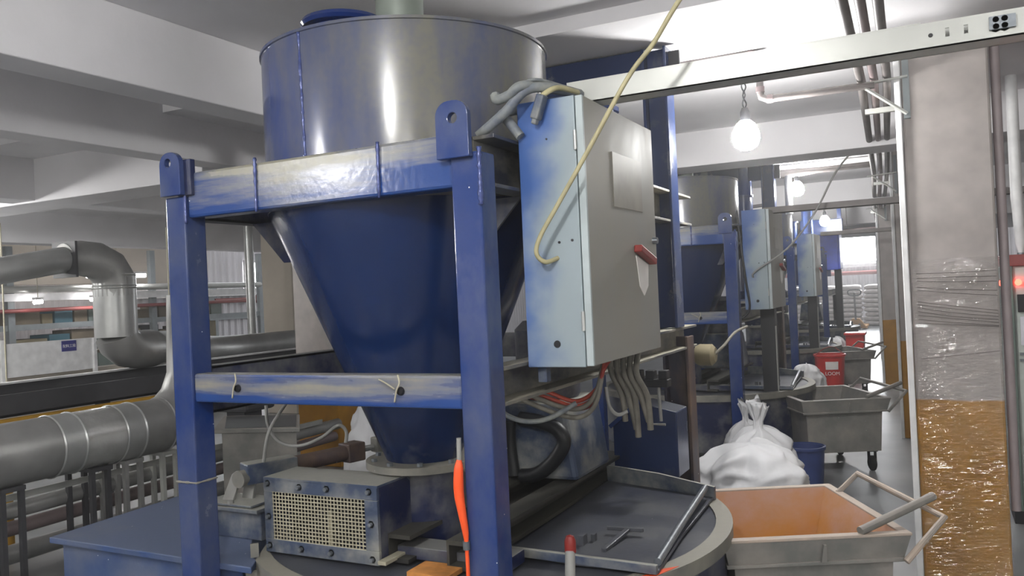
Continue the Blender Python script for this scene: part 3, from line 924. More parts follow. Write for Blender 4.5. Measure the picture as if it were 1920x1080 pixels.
d3 = dup(dr, M3, 'round mixing drum third in the row, behind the tall red bin', skip=('lever', 'lever_knob', 'lever_bracket', 'orange_patch', 'paint_stain'))
d4 = dup(dr, M4, 'round mixing drum at the far end, in front of the pallet jack', skip=('lever', 'lever_knob', 'lever_bracket', 'orange_patch', 'paint_stain'))
c4 = thing('electrical_cabinet', 'plain bright blue cabinet, smallest and last in the row', 'cabinet', (-1.6, 16.3, 1.74), group='electrical cabinets')
MB().box((-1.775, 16.2, 1.74), (-1.47, 16.7, 2.47)).build('body', 'cab_blue', c4, (-1.6, 16.3, 1.74), bevel=0.006)
MB().box((-1.468, 16.21, 1.75), (-1.435, 16.69, 2.46)).build('door', 'cab_blue', c4, (-1.6, 16.3, 1.74), bevel=0.004)
MB().box((-1.70, 16.3, 1.62), (-1.62, 16.4, 1.74)).build('bracket', 'blue', c4, (-1.6, 16.3, 1.74))
# dark stanchions under the second and third cabinets
for k, (lab, d, zt) in enumerate((('dark steel stanchion under the second cabinet', M2, 1.355), ('dark steel stanchion with pale strip under the third cabinet', M3, 1.355), ('dark stanchion under the plain blue cabinet', M4, 1.74))):
    st = thing('stanchion', lab, 'post', (-1.02 + d.x, 2.62 + d.y, 0), group='stanchions under cabinets')
    o_ = (-1.02 + d.x, 2.62 + d.y, 0)
    MB().box((-1.07 + d.x, 2.56 + d.y, 0.0), (-0.95 + d.x, 2.68 + d.y, zt)).build('post', 'black', st, o_, bevel=0.004)
    MB().box((-0.95 + d.x, 2.56 + d.y, 0.3), (-0.94 + d.x, 2.58 + d.y, zt - 0.15)).build('edge_strip', 'cable_pale', st, o_)

# ------------------------------------------------------------------ cables, hoses, cable trays
def tray(name, x0, x1, y, z0, z1, label, slots=True, mat='tray'):
    t = thing(name, label, 'cable tray', (x0, y, z0), group='cable trays')
    o_ = (x0, y, z0)
    tk = 0.004
    mb = MB()
    if slots:
        xs = 0.055
        mb.box((x0, y, z0), (xs, y + tk, z1)).box((xs, y, z0), (x1, y + tk, z0 + 0.025)).box((xs, y, z1 - 0.022), (x1, y + tk, z1))
        cur = xs
        for sxx in (0.073, 0.117):
            mb.box((cur, y, z0 + 0.025), (sxx - 0.005, y + tk, z1 - 0.022))
            cur = sxx + 0.005
        mb.box((cur, y, z0 + 0.025), (x1, y + tk, z1 - 0.022))
    else:
        mb.box((x0, y, z0), (x1, y + tk, z1))
    mb.box((x0, y, z0), (x1, y + 0.085, z0 + tk)).box((x0, y + 0.081, z0), (x1, y + 0.085, z1))
    mb.build('channel', mat, t, o_)
    MB().box((x0, y - 0.001, z1), (x1 - 0.33, y + 0.086, z1 + 0.003)).build('cover', mat, t, o_)
    return t, o_


t1, o_ = tray('cable_tray', -1.035, 0.34, 2.50, 2.207, 2.277, 'long pale metal cable tray running from the nearest cabinet')
for k in range(4):
    MB().lathe([(0, -0.012), (0.008, -0.012), (0.008, 0), (0.013, 0)], (0.185 + 0.02 * (k % 2), 2.50, 2.235 + 0.018 * (k // 2)), 8, 'y').build('bolt', 'bolt', t1, o_)
MB().box((0.262, 2.52, 2.21), (0.29, 2.55, 2.90)).build('hanger_strut', 'tray', t1, o_)
MB().box((0.17, 2.488, 2.228), (0.23, 2.499, 2.262)).build('clamp', 'bolt', t1, o_)
MB().lathe([(0, -0.003), (0.005, -0.003), (0.006, 0)], (0.033, 2.50, 2.242), 12, 'y').build('hole', 'black', t1, o_)
tray('cable_tray', -1.25, 0.9, 7.3, 2.175, 2.225, 'grey cable tray crossing the aisle by the second cabinet', False, 'pipe')
tray('cable_tray', -1.3, 0.6, 12.0, 2.18, 2.23, 'faint cable tray by the third cabinet, near the windows', False, 'pipe')

cable('hose', [(-1.255, 2.28, 2.10), (-1.16, 2.29, 2.165), (-1.09, 2.30, 2.225), (-1.03, 2.36, 2.235), (-0.99, 2.50, 2.235)], 0.017, 'cable_grey', 'thick dusty hose rising from the frame corner to the cable tray', 'hose')
cable('hose', [(-1.20, 2.30, 2.225), (-1.185, 2.29, 2.207), (-1.14, 2.28, 2.213), (-1.09, 2.29, 2.238), (-1.02, 2.45, 2.24)], 0.016, 'cable_grey', 'short dusty hose end sticking out beside the cabinet top', 'hose')
cable('hose', [(-1.13, 2.33, 2.09), (-1.18, 2.33, 2.155), (-1.195, 2.34, 2.172), (-1.175, 2.37, 2.185), (-1.14, 2.40, 2.19)], 0.016, 'cable_grey', 'dusty hose bent down behind the cabinet top edge', 'hose')
cable('cable', [(-1.13, 2.32, 2.225), (-1.10, 2.31, 2.25), (-1.05, 2.32, 2.255), (-0.99, 2.50, 2.245)], 0.005, 'cable_grey', 'thin dusty cable lying over the hoses on the cabinet')
pl = thing('plug_connector', 'grey plug connector hanging over the cabinet top on a cable', 'connector', (-1.06, 2.32, 2.15))
MB().tube(smooth_path([(-0.985, 2.47, 2.235), (-1.01, 2.36, 2.232), (-1.045, 2.32, 2.205)], 6), 0.009, 10).build('cable', 'cable_yellow', pl, (-1.06, 2.32, 2.15), smooth=40)
MB().bar((-1.043, 2.32, 2.208), (-1.072, 2.322, 2.135), 0.034, 0.028).bar((-1.066, 2.322, 2.15), (-1.077, 2.322, 2.12), 0.024, 0.018).build('plug_body', 'blue_grey', pl, (-1.06, 2.32, 2.15), bevel=0.005)
cable('cable', [(-0.16, 2.30, 2.90), (-0.38, 2.29, 2.66), (-0.59, 2.28, 2.40), (-0.672, 2.28, 2.29), (-0.752, 2.28, 2.205), (-0.892, 2.28, 2.0), (-0.99, 2.28, 1.86), (-1.055, 2.28, 1.765), (-1.072, 2.285, 1.715), (-1.055, 2.31, 1.688), (-1.03, 2.352, 1.70)], 0.0075, 'cable_yellow', 'dusty yellow cable hanging from the ceiling to the nearest cabinet')
cable('cable', [(-0.37, 7.0, 2.62), (-0.5, 7.03, 2.58), (-0.64, 7.05, 2.42), (-0.80, 7.05, 2.13), (-1.02, 7.05, 1.86), (-1.28, 7.06, 1.69), (-1.32, 7.08, 1.64), (-1.3, 7.1, 1.63)], 0.008, 'cable_pale', 'pale cable sagging from the pipe rack to the second cabinet')
cable('cable', [(-1.42, 7.03, 2.2), (-1.40, 7.03, 1.95), (-1.37, 7.04, 1.6), (-1.35, 7.05, 1.4), (-1.38, 7.05, 1.32), (-1.46, 7.02, 1.27)], 0.010, 'cable_black', 'dark cable looping down the edge of the second cabinet')
oh = thing('orange_hose', 'bright orange hose hanging against the blue front post', 'hose', (-1.26, 2.09, 0.6))
MB().tube(smooth_path([(-1.262, 2.085, 1.112), (-1.266, 2.083, 1.06), (-1.266, 2.083, 1.0), (-1.252, 2.085, 0.90), (-1.250, 2.086, 0.84), (-1.249, 2.086, 0.62)], 5),
          [0.007, 0.009, 0.012, 0.014, 0.0145, 0.015, 0.0155, 0.0155, 0.0155, 0.015, 0.015, 0.014, 0.013, 0.012, 0.011, 0.010, 0.009, 0.008, 0.007, 0.007, 0.006, 0.006, 0.006, 0.006, 0.006, 0.006], 12).build('hose', 'orange', oh, (-1.26, 2.09, 0.6), smooth=40)
MB().tube([(-1.26, 2.085, 1.175), (-1.262, 2.085, 1.11)], 0.0075, 10).build('fitting', 'cable_pale', oh, (-1.26, 2.09, 0.6), smooth=40)
MB().tube([(-1.251, 2.086, 0.87), (-1.2505, 2.086, 0.845)], 0.011, 10).build('clip', 'bolt', oh, (-1.26, 2.09, 0.6), smooth=40)
for k, (dz, mat, lab) in enumerate(((0, 'redhose', 'upper red brown cable sagging below the nearest cabinet'), (-0.022, 'redhose', 'lower red brown cable sagging below the nearest cabinet'), (-0.035, 'darkred', 'dark red cable lowest of the red bundle below the cabinet'))):
    cable('cable', [(-1.40, 2.68 + 0.02 * k, 1.26 + dz), (-1.26, 2.70, 1.235 + dz), (-1.14, 2.70, 1.20 + dz * 0.8), (-1.055, 2.69, 1.245 + dz), (-1.02, 2.67, 1.31), (-1.0 + 0.012 * k, 2.66, 1.37)], 0.008, mat, lab, group='cables below the nearest cabinet')
for k, dz in enumerate((0, -0.03)):
    cable('cable', [(-1.34, 2.66, 1.24 + dz), (-1.20, 2.68, 1.185 + dz), (-1.11, 2.68, 1.18 + dz), (-1.05, 2.68, 1.24 + dz), (-1.01, 2.67, 1.37)], 0.009, 'dust_hose', ('upper', 'lower')[k] + ' dusty grey cable sagging under the red cables', group='cables below the nearest cabinet')
cable('cable', [(-1.40, 2.56, 1.22), (-1.36, 2.58, 1.165), (-1.29, 2.60, 1.14), (-1.21, 2.62, 1.15), (-1.12, 2.66, 1.20)], 0.009, 'cable_grey', 'grey cable looping lowest behind the front post', group='cables below the nearest cabinet')
cable('cable', [(-1.06, 2.8, 1.24), (-1.05, 2.8, 1.17), (-1.02, 2.8, 1.14), (-0.99, 2.82, 1.15)], 0.007, 'cable_pale', 'short pale cable hook below the nearest cabinet', group='cables below the nearest cabinet')
cable('hose', [(-1.66, 3.29, 1.03), (-1.56, 3.28, 1.02), (-1.47, 3.27, 0.99), (-1.445, 3.27, 0.93), (-1.50, 3.27, 0.85), (-1.58, 3.27, 0.79), (-1.66, 3.28, 0.775)], 0.032, 'cable_black', 'thick black rubber hose bent in front of the gearbox', 'hose', seg=12)
cable('hose', [(-1.70, 3.26, 1.02), (-1.705, 3.26, 0.92), (-1.69, 3.26, 0.78)], 0.028, 'cable_black', 'straight black rubber hose beside the bent one on the gearbox', 'hose', seg=12)
for k in range(5):
    x = -1.12 + 0.025 * k
    cable('hose', [(x, 3.0 + 0.02 * k, 1.36), (x + 0.01, 3.0, 1.27), (x + 0.045, 3.01, 1.18), (x + 0.05 + 0.02 * (k % 2), 3.02, 1.08 - 0.03 * (k % 3))], 0.012, 'dust_hose', ('first', 'second', 'third', 'fourth', 'last')[k] + ' dusty air hose of the bunch below the nearest cabinet, counted from the front edge', 'hose', group='bunch of dusty hoses')
mfd = thing('valve_manifold', 'black valve manifold bar with wire hanger beside the rusty post', 'valve', (-1.18, 3.6, 1.1))
VM = (-1.18, 3.6, 1.1)
MB().box((-1.30, 3.58, 1.14), (-1.06, 3.64, 1.175)).build('bar', 'black', mfd, VM, bevel=0.004)
for k in range(4):
    MB().box((-1.285 + 0.06 * k, 3.585, 1.175), (-1.245 + 0.06 * k, 3.635, 1.215)).build('valve', 'black', mfd, VM, bevel=0.003)
MB().tube([(-1.225, 3.6, 1.14), (-1.145, 3.6, 0.97), (-1.085, 3.6, 0.97)], 0.006, 8).build('wire_hanger', 'cable_pale', mfd, VM)
MB().tube([(-1.11, 3.6, 1.14), (-1.105, 3.6, 0.985)], 0.008, 8).build('rod', 'cable_pale', mfd, VM)
bx = thing('drive_guard', 'dark blue steel drive guard behind the drum by the rusty post', 'guard', (-1.2, 3.95, 0.65))
MB().prism([(-1.45, 3.9, 0.66), (-1.12, 3.9, 0.66), (-1.12, 3.9, 0.98), (-1.30, 3.9, 1.02), (-1.45, 3.9, 0.90)], (0, 0.2, 0)).build('casing', 'navy', bx, (-1.2, 3.95, 0.65), bevel=0.006)
MB().bar((-1.46, 3.89, 0.9), (-1.30, 3.89, 1.03), 0.02).build('edge', 'blue', bx, (-1.2, 3.95, 0.65))
fm_ = thing('flow_meter', 'olive brass coupling with hose at the end of the lower channel', 'fitting', (-1.13, 4.52, 1.2))
MB().lathe([(0, -0.05), (0.05, -0.05), (0.06, -0.03), (0.06, 0.04), (0.04, 0.06), (0, 0.06)], (-1.13, 4.56, 1.20), 20, 'x').build('coupling', 'olive', fm_, (-1.13, 4.52, 1.2), smooth=40)
MB().tube(smooth_path([(-1.08, 4.56, 1.20), (-1.03, 4.60, 1.25), (-1.0, 4.75, 1.31), (-0.98, 5.0, 1.33)], 5), 0.008, 8).build('hose', 'dust_hose', fm_, (-1.13, 4.52, 1.2), smooth=40)

# air hoses of the pneumatic cylinder
cable('hose', [(-2.49, 2.55, 0.94), (-2.50, 2.60, 1.06), (-2.48, 2.68, 1.16), (-2.50, 2.75, 1.19), (-2.62, 2.8, 1.17)], 0.007, 'cable_pale', 'pale air hose rising from the pneumatic cylinder', 'hose')
cable('hose', [(-2.80, 2.9, 1.12), (-2.79, 2.9, 1.02), (-2.72, 2.9, 0.95), (-2.62, 2.92, 0.935), (-2.52, 2.95, 0.97), (-2.46, 3.0, 1.02), (-2.43, 3.02, 0.99), (-2.42, 3.0, 0.94)], 0.008, 'cable_pale', 'sagging pale air hose behind the pneumatic cylinder', 'hose')

# ------------------------------------------------------------------ pipes overhead
pr = [(-0.265, 0.022), (-0.205, 0.02), (-0.145, 0.02)]
for k, (x, r) in enumerate(pr):
    P = [(x + 0.03, 2.9, 2.62), (x, 4.6, 2.60), (x - 0.17, 8.8, 2.60), (x - 0.40, 13.2, 2.58), (x - 0.62, 18.5, 2.56)]
    o = MB().tube(P, r, 12).build('ceiling_pipe', ('pipe', 'pipe_pink', 'pipe')[k], None, P[0], smooth=40)
    tag(o, ('dusty grey overhead pipe farthest from the pillars', 'pinkish middle pipe of the three overhead pipes', 'dusty overhead pipe closest to the pillars')[k], 'pipe', 'overhead pipes along the aisle')
for k, (x, y) in enumerate(((-0.15, 4.5), (-0.33, 8.65), (-0.60, 12.85))):
    bk = thing('pipe_bracket', ('pale angle bracket holding overhead pipes on the film wrapped pillar', 'pale angle bracket holding overhead pipes on the second pillar', 'pale angle bracket holding overhead pipes on the third pillar')[k], 'bracket', (x, y, 2.5), group='pipe brackets')
    o_ = (x, y, 2.5)
    MB().bar((x - 0.16, y, 2.56), (x + 0.10, y, 2.575), 0.03, 0.008).build('cross_arm', 'tray', bk, o_)
    MB().bar((x - 0.10, y, 2.55), (x + 0.09, y + 0.05, 2.40), 0.03, 0.01).build('brace', 'tray', bk, o_)
    MB().bar((x + 0.09, y + 0.08, 2.38), (x + 0.09, y + 0.08, 2.75), 0.03, 0.03).build('wall_plate', 'grey_beam', bk, o_)
    MB().bar((x - 0.14, y + 0.75, 2.56), (x + 0.03, y + 0.75, 2.56), 0.03, 0.03).build('clamp', 'tray', bk, o_)
cp = thing('looped_conduit', 'dusty conduit dropping in a loop from the gantry to the pipes', 'pipe', (-0.76, 4.5, 2.56))
o_ = (-0.76, 4.5, 2.56)
MB().tube([(-1.34, 4.5, 2.94 - 0.1), (-0.80, 4.5, 2.915 - 0.1), (-0.77, 4.5, 2.905 - 0.1), (-0.755, 4.5, 2.88 - 0.1), (-0.755, 4.5, 2.60), (-0.75, 4.5, 2.575), (-0.72, 4.5, 2.56), (-0.20, 4.5, 2.555)], 0.019, 12).build('pipe', 'pipe', cp, o_, smooth=40)
for p, q in (((-0.81, 4.5, 2.816), (-0.765, 4.5, 2.80)), ((-0.755, 4.5, 2.75), (-0.755, 4.5, 2.79)), ((-0.755, 4.5, 2.60), (-0.755, 4.5, 2.63)), ((-0.72, 4.5, 2.56), (-0.69, 4.5, 2.56))):
    MB().tube([p, q], 0.023, 12).build('collar', 'pipe_pink', cp, o_, smooth=40)
p2 = thing('cross_pipe', 'grey pipe crossing under the ceiling above the second cabinet', 'pipe', (-1.1, 9.2, 2.73))
MB().tube([(-1.95, 9.2, 2.73), (-1.2, 9.2, 2.735), (-1.0, 9.2, 2.74), (-0.45, 9.2, 2.745)], [0.045, 0.045, 0.03, 0.03], 14).build('pipe', 'pipe', p2, (-1.1, 9.2, 2.73), smooth=40)
MB().tube([(-1.30, 9.2, 2.74), (-1.30, 9.2, 2.30)], 0.04, 12).build('drop_pipe', 'galv_dull', p2, (-1.1, 9.2, 2.73), smooth=40)
MB().tube([(-1.55, 9.2, 2.70), (-1.55, 9.2, 2.42), (-1.9, 9.2, 2.40)], 0.022, 10).build('branch', 'pipe', p2, (-1.1, 9.2, 2.73), smooth=40)
vp = MB().lathe([(0.075, 2.1), (0.075, 2.83)], (-1.70, 8.9, 0), 28).build('dust_pipe', 'blue', None, (-1.70, 8.9, 2.1), smooth=40)
tag(vp, 'upright blue dust pipe behind the second hopper', 'pipe')
vb = MB().box((-1.85, 14.2, 2.3), (-1.2, 14.4, 2.55)).build('gantry_box', 'blue', None, (-1.5, 14.3, 2.3), bevel=0.01)
for x in (-1.8, -1.25):
    MB().box((x - 0.03, 14.25, 2.55), (x + 0.03, 14.35, 2.83)).build('hanger', 'blue', vb, (-1.5, 14.3, 2.3))
tag(vb, 'blurred blue box beam near the far light bulbs', 'beam')
o = MB().tube([(-3.0, 15.0, 2.36), (-0.7, 15.0, 2.40)], 0.02, 10).build('far_pipe', 'pipe_pink', None, (-3, 15, 2.36), smooth=40)
for x in (-2.6, -1.2):
    MB().tube([(x, 15.0, 2.38), (x, 15.0, 2.83)], 0.006, 6).build('hanger_rod', 'pipe', o, (-3, 15, 2.36))
tag(o, 'thin pinkish pipe crossing near the far bright window', 'pipe')

# bulbs
def bulb(x, y, z, ztop, label):
    t = thing('hanging_bulb', label, 'lamp', (x, y, z), group='bare bulbs over the machines')
    o_ = (x, y, z)
    MB().lathe([(0.0, -0.085), (0.03, -0.08), (0.06, -0.06), (0.073, -0.025), (0.07, 0.015), (0.05, 0.055), (0.03, 0.075), (0.0, 0.075)], o_, 28).build('bulb', 'bulb', t, o_, smooth=60)
    MB().lathe([(0.0, 0.07), (0.026, 0.07), (0.026, 0.12), (0.016, 0.145), (0, 0.145)], o_, 18).build('socket', 'black', t, o_, smooth=30)
    n = 26
    z0 = z + 0.14
    mb = MB()
    for s in (1, -1):
        P = []
        for k in range(n + 1):
            q = k / n
            w = 0.016 * abs(math.sin(q * PI * 3)) * (1 if q < 0.999 else 0)
            P.append((x + s * w * math.cos(q * 9), y + s * w * math.sin(q * 9), z0 + (ztop - z0) * q))
        mb.tube(P, 0.004, 6)
    mb.build('cord', 'black', t, o_, smooth=40)
    return t


bulb(-0.84, 4.50, 2.385, 2.80, 'bare lit bulb hanging on a twisted cord, nearest and largest')
bulb(-1.21, 9.2, 2.565, 2.71, 'bare lit bulb hanging above the second cabinet')
bulb(-1.36, 13.2, 2.46, 2.83, 'smallest bare lit bulb above the plain blue cabinet')
bulb(-0.85, 0.3, 2.70, 2.90, 'bare lit bulb behind the photographer over the aisle')
bulb(-4.0, -0.7, 2.68, 2.90, 'bare lit bulb behind the photographer near the ducts')
bulb(-7.3, 2.4, 2.4, 2.90, 'added fill bulb over the big duct outside the view')  # unseen lamp added to brighten the board, ducts and bay ceiling
bulb(0.9, -1.6, 2.68, 2.90, 'added fill bulb behind the photographer by the wall')  # unseen lamp added for more light from behind the camera

bulb(-2.0, -3.2, 2.35, 2.90, 'added fill bulb far behind the photographer over the aisle')  # added out of view to raise the general light
bulb(-8.3, 3.6, 2.2, 2.90, 'added fill bulb in the duct bay outside the view')  # unseen fill lamp, added to lift the dim bay ceiling
bulb(-8.0, 0.4, 2.2, 2.90, 'second added fill bulb in the duct bay outside the view')  # another unseen lamp added to lighten the duct bay
bulb(2.6, -0.6, 2.35, 2.90, 'added fill bulb behind the photographer beside the side wall')  # unseen lamp added on this side as general fill
bulb(-5.8, -3.6, 2.35, 2.90, 'added fill bulb far behind the photographer near the ducts')  # added fill lamp, out of view, for the duct side

# ------------------------------------------------------------------ carts
def make_cart(label, inner, x, y, rz, rimmat='cart_rim', sy=1.0):
    t = thing('tip_cart', label, 'cart', (x, y, 0), rz, group='steel carts along the aisle')
    w, d, h = 0.36, 0.40 * sy, 0.61
    # rim: flat flange ring
    def ring(z0, z1, ow, od, iw, idp, nm, mat):
        mb = MB()
        o4 = [(-ow, -od), (ow, -od), (ow, od), (-ow, od)]
        i4 = [(-iw, -idp), (iw, -idp), (iw, idp), (-iw, idp)]
        vs = [(a, b, z0) for a, b in o4] + [(a, b, z0) for a, b in i4] + [(a, b, z1) for a, b in o4] + [(a, b, z1) for a, b in i4]
        fs = []
        for k in range(4):
            j = (k + 1) % 4
            fs += [(k, k + 4, j + 4, j), (k + 8, j + 8, j + 12, k + 12), (k, j, j + 8, k + 8), (k + 4, k + 12, j + 12, j + 4)]
        mb.add(vs, fs)
        return mb.build(nm, mat, t, bevel=0.003)
    ring(h - 0.012, h, w + 0.004, d + 0.004, w - 0.035, d - 0.035, 'rim', rimmat)
    # collar leaning in, and body
    mb = MB()
    a, b = (w, d), (w - 0.02, d - 0.02)
    vs = [(sx * p[0], s2 * p[1], z) for p, z in ((a, h - 0.012), (b, h - 0.10)) for sx, s2 in ((-1, -1), (1, -1), (1, 1), (-1, 1))]
    mb.add(vs, [(k, (k + 1) % 4, (k + 1) % 4 + 4, k + 4) for k in range(4)])
    mb.build('collar', 'cart', t)
    ring(h - 0.115, h - 0.10, w - 0.012, d - 0.012, w - 0.06, d - 0.06, 'lip', 'cart')
    mb = MB()
    vs = [(sx * p[0], s2 * p[1], z) for p, z in (((w - 0.05, d - 0.05), h - 0.11), ((w - 0.065, d - 0.065), 0.17)) for sx, s2 in ((-1, -1), (1, -1), (1, 1), (-1, 1))]
    mb.add(vs, [(k, (k + 1) % 4, (k + 1) % 4 + 4, k + 4) for k in range(4)] + [(7, 6, 5, 4)])
    mb.build('body', 'cart', t)
    mb = MB()
    vs = [(sx * p[0], s2 * p[1], z) for p, z in (((w - 0.036, d - 0.036), h - 0.006), ((w - 0.16, d - 0.13), 0.24)) for sx, s2 in ((-1, -1), (1, -1), (1, 1), (-1, 1))]
    mb.add(vs, [(k, (k + 1) % 4, (k + 1) % 4 + 4, k + 4) for k in range(4)] + [(7, 6, 5, 4)])
    mb.build('lining', inner, t)
    MB().prism([(0.02, -d + 0.0, h - 0.03), (0.03, -d + 0.0, h - 0.03), (0.033, -d + 0.012, h - 0.10), (0.012, -d + 0.012, h - 0.10)], (0, -0.012, 0)).build('collar_rib', 'cart', t)
    # U handle on the end
    MB().tube([(w - 0.02, d * 0.62, h - 0.006), (w + 0.09, d * 0.705, h + 0.07), (w + 0.12, -d * 0.1, h + 0.055), (w + 0.151, -d * 0.905, h + 0.04), (w - 0.025, -d * 1.01, h - 0.11)], 0.013, 10).build('handle', rimmat, t, smooth=30)
    MB().tube([(w - 0.19, -d * 0.97, h + 0.01), (w + 0.176, -d * 0.588, h + 0.09)], 0.017, 12).build('handle_bar', 'cart', t, smooth=30)
    for sx, s2 in ((-1, -1), (1, -1), (1, 1), (-1, 1)):
        cx_, cy_ = sx * (w - 0.12), s2 * (d - 0.12)
        wl = MB().lathe([(0, -0.02), (0.05, -0.02), (0.062, -0.012), (0.062, 0.012), (0.05, 0.02), (0, 0.02)], (cx_, cy_, 0.062), 20, 'x').build('wheel', 'rubber', t, smooth=40)
        MB().box((cx_ - 0.03, cy_ - 0.02, 0.062), (cx_ - 0.024, cy_ + 0.02, 0.17)).box((cx_ + 0.024, cy_ - 0.02, 0.062), (cx_ + 0.03, cy_ + 0.02, 0.17)).box((cx_ - 0.035, cy_ - 0.035, 0.16), (cx_ + 0.035, cy_ + 0.035, 0.17)).build('fork', 'black', wl)
    return t


CA = math.radians(27.3)
make_cart('grey tip cart with orange powder lining, nearest to the camera', 'cart_in', -0.605, 3.665, CA)
make_cart('grey tip cart with dark lining, standing by the blue tub', 'cart', -0.84, 7.5, CA, 'cart', 1.12)
make_cart('grey tip cart beside the tall red bin, farthest along the aisle', 'cart', -1.18, 12.05, CA, 'cart', 1.1)

# ------------------------------------------------------------------ sacks, bins, tubs
def sack_mesh(rx, ry, h, seed, tied=False, lean=0.0, lump=0.16):
    mb = MB()
    nu, nv = 72, 44
    vs = []
    so = Vector((seed * 7.3, seed * 3.1, seed * 1.7))
    for j in range(nv + 1):
        t = j / nv
        if tied:
            if t < 0.74:
                q = t / 0.74
                rad = (max(0.0, 1 - abs(2 * q * 0.93 - 0.78) ** 2.6)) ** 0.5 if q > 0.03 else 0.62
                rad = max(rad, 0.13)
                z = q * 0.80
            elif t < 0.82:
                rad, z = 0.13, 0.80 + (t - 0.74) * 0.6
            else:
                rad = 0.13 + (t - 0.82) * 1.0
                z = 0.848 + (t - 0.82) * 0.85
        else:
            a = t * PI / 2 * 1.0
            rad = math.cos(a) ** 0.7 if t < 1 else 0.0
            z = math.sin(a) ** 0.95
            if j == 0:
                rad = 0.93
        for i in range(nu):
            an = 2 * PI * i / nu
            p = Vector((math.cos(an), math.sin(an), z * 1.4))
            n1 = noise.noise(p * 1.5 + so)
            n2 = abs(noise.noise(Vector((an * 1.1, z * 3.2, seed)) * 1.7 + so))
            n3 = noise.noise(p * 6 + so)
            n4 = abs(noise.noise(Vector((an * 0.9 + z * 2.2, z * 4.5 - an * 0.6, seed * 2)) * 1.6 + so))
            k = 1 + lump * n1 - 0.26 * n2 * (1 if not tied else 0.6) - 0.20 * n4 + 0.05 * n3 + 0.03
            if tied and t > 0.5:
                k += 0.10 * math.sin(an * 9 + seed) * min(1, (t - 0.5) * 3)
            zz = z * h * (1 + (0.10 * n1 - 0.06 * n2 if 0 < t else 0))
            vs.append((rx * rad * k * math.cos(an) + lean * z, ry * rad * k * math.sin(an), max(0.0, zz)))
    fs = []
    for j in range(nv):
        for i in range(nu):
            i2 = (i + 1) % nu
            fs.append((j * nu + i, j * nu + i2, (j + 1) * nu + i2, (j + 1) * nu + i))
    fs.append(tuple(range(nu - 1, -1, -1)))
    fs.append(tuple(nv * nu + i for i in range(nu)))
    mb.add(vs, fs)
    return mb


def sack(x, y, rz, rx, ry, h, seed, label, tied=False, lean=0.0, z=0.0):
    o = sack_mesh(rx, ry, h, seed, tied, lean).build('white_sack', 'sack', None, smooth=0)
    o.location = (x, y, z)
    o.rotation_euler = (0, 0, rz)
    return tag(o, label, 'sack', 'white sacks by the machines')


sack(-0.98, 4.95, 0.45, 0.44, 0.36, 0.64, 1.3, 'big slumped white sack behind the orange lined cart')
sack(-1.10, 5.85, 0.3, 0.25, 0.21, 0.76, 2.1, 'upright tied white sack beside the blue tub', True)
sack(-1.33, 6.55, 0.2, 0.17, 0.16, 0.66, 3.7, 'tied white sack half hidden behind the upright one', True)
sack(-1.27, 9.7, 0.2, 0.27, 0.24, 0.62, 4.4, 'white sack beside the tall red bin')
sack(-3.42, 4.55, 0.2, 0.24, 0.24, 0.92, 5.2, 'white sack standing behind the hopper cone by yellow pillar', False)
sack(-1.40, 14.3, 0.2, 0.24, 0.22, 0.62, 6.4, 'distant white sack between the third drum and red box', False)

tb = thing('blue_tub', 'round blue plastic tub on the floor beside the tied sack', 'tub', (-0.90, 6.62, 0))
MB().lathe([(0, 0), (0.12, 0), (0.14, 0.31), (0.128, 0.31), (0.11, 0.02), (0, 0.02)], (-0.90, 6.62, 0), 36).build('body', 'tub', tb, (-0.90, 6.62, 0), smooth=40)
MB().lathe([(0.137, 0.295), (0.15, 0.295), (0.15, 0.318), (0.137, 0.318)], (-0.90, 6.62, 0), 36, close=True).build('rim', 'tub', tb, (-0.90, 6.62, 0), smooth=40)


def text_mesh(s, size):
    c = bpy.data.curves.new('txt', 'FONT')
    c.body = s
    c.size = size
    c.align_x, c.align_y = 'CENTER', 'CENTER'
    c.extrude = 0.001
    o = bpy.data.objects.new('txt', c)
    COL.objects.link(o)
    bpy.context.view_layer.update()
    me = bpy.data.meshes.new_from_object(o.evaluated_get(bpy.context.evaluated_depsgraph_get()))
    bpy.data.objects.remove(o)
    bpy.data.curves.remove(c)
    return me


rb = thing('red_bin', 'tall red plastic bin with white print, tilted before the third cart', 'bin', (-1.17, 11.15, 0.0), 0.0)
rb.rotation_euler = (0, 0, CA)
MB().lathe([(0, 0.0), (0.145, 0.0), (0.185, 0.62), (0.172, 0.62), (0.135, 0.02), (0, 0.02)], (0, 0, 0), 40).build('body', 'red', rb, smooth=40)
MB().lathe([(0.18, 0.595), (0.197, 0.60), (0.197, 0.625), (0.18, 0.625)], (0, 0, 0), 40, close=True).build('rim', 'red', rb, smooth=40)
pt = MB()
vs, n = [], 8
for k in range(n + 1):
    a = math.radians(-128 + 50 * k / n)
    for r, z in ((0.1755, 0.44), (0.182, 0.54)):
        vs.append((r * math.cos(a), r * math.sin(a), z))
pt.add(vs, [(2 * k, 2 * k + 2, 2 * k + 3, 2 * k + 1) for k in range(n)])
pt.build('white_print', 'label', rb)
me = text_mesh('LOOM', 0.06)
me.materials.append(M['label'])
tx = bpy.data.objects.new('print_lettering', me)
COL.objects.link(tx)
tx.parent = rb
tx.location = (-0.04, -0.176, 0.39)
tx.rotation_euler = (math.radians(86), 0, math.radians(-12))
MB().tube(smooth_path([(-0.19, 0, 0.61), (-0.12, -0.12, 0.70), (0.0, -0.05, 0.72), (0.12, 0.1, 0.69), (0.19, 0.0, 0.61)], 6), 0.006, 8).build('bail_handle', 'darkred', rb, smooth=40)
rx_ = thing('red_box', 'red plastic box beyond the far cart', 'box', (-1.09, 14.3, 0))
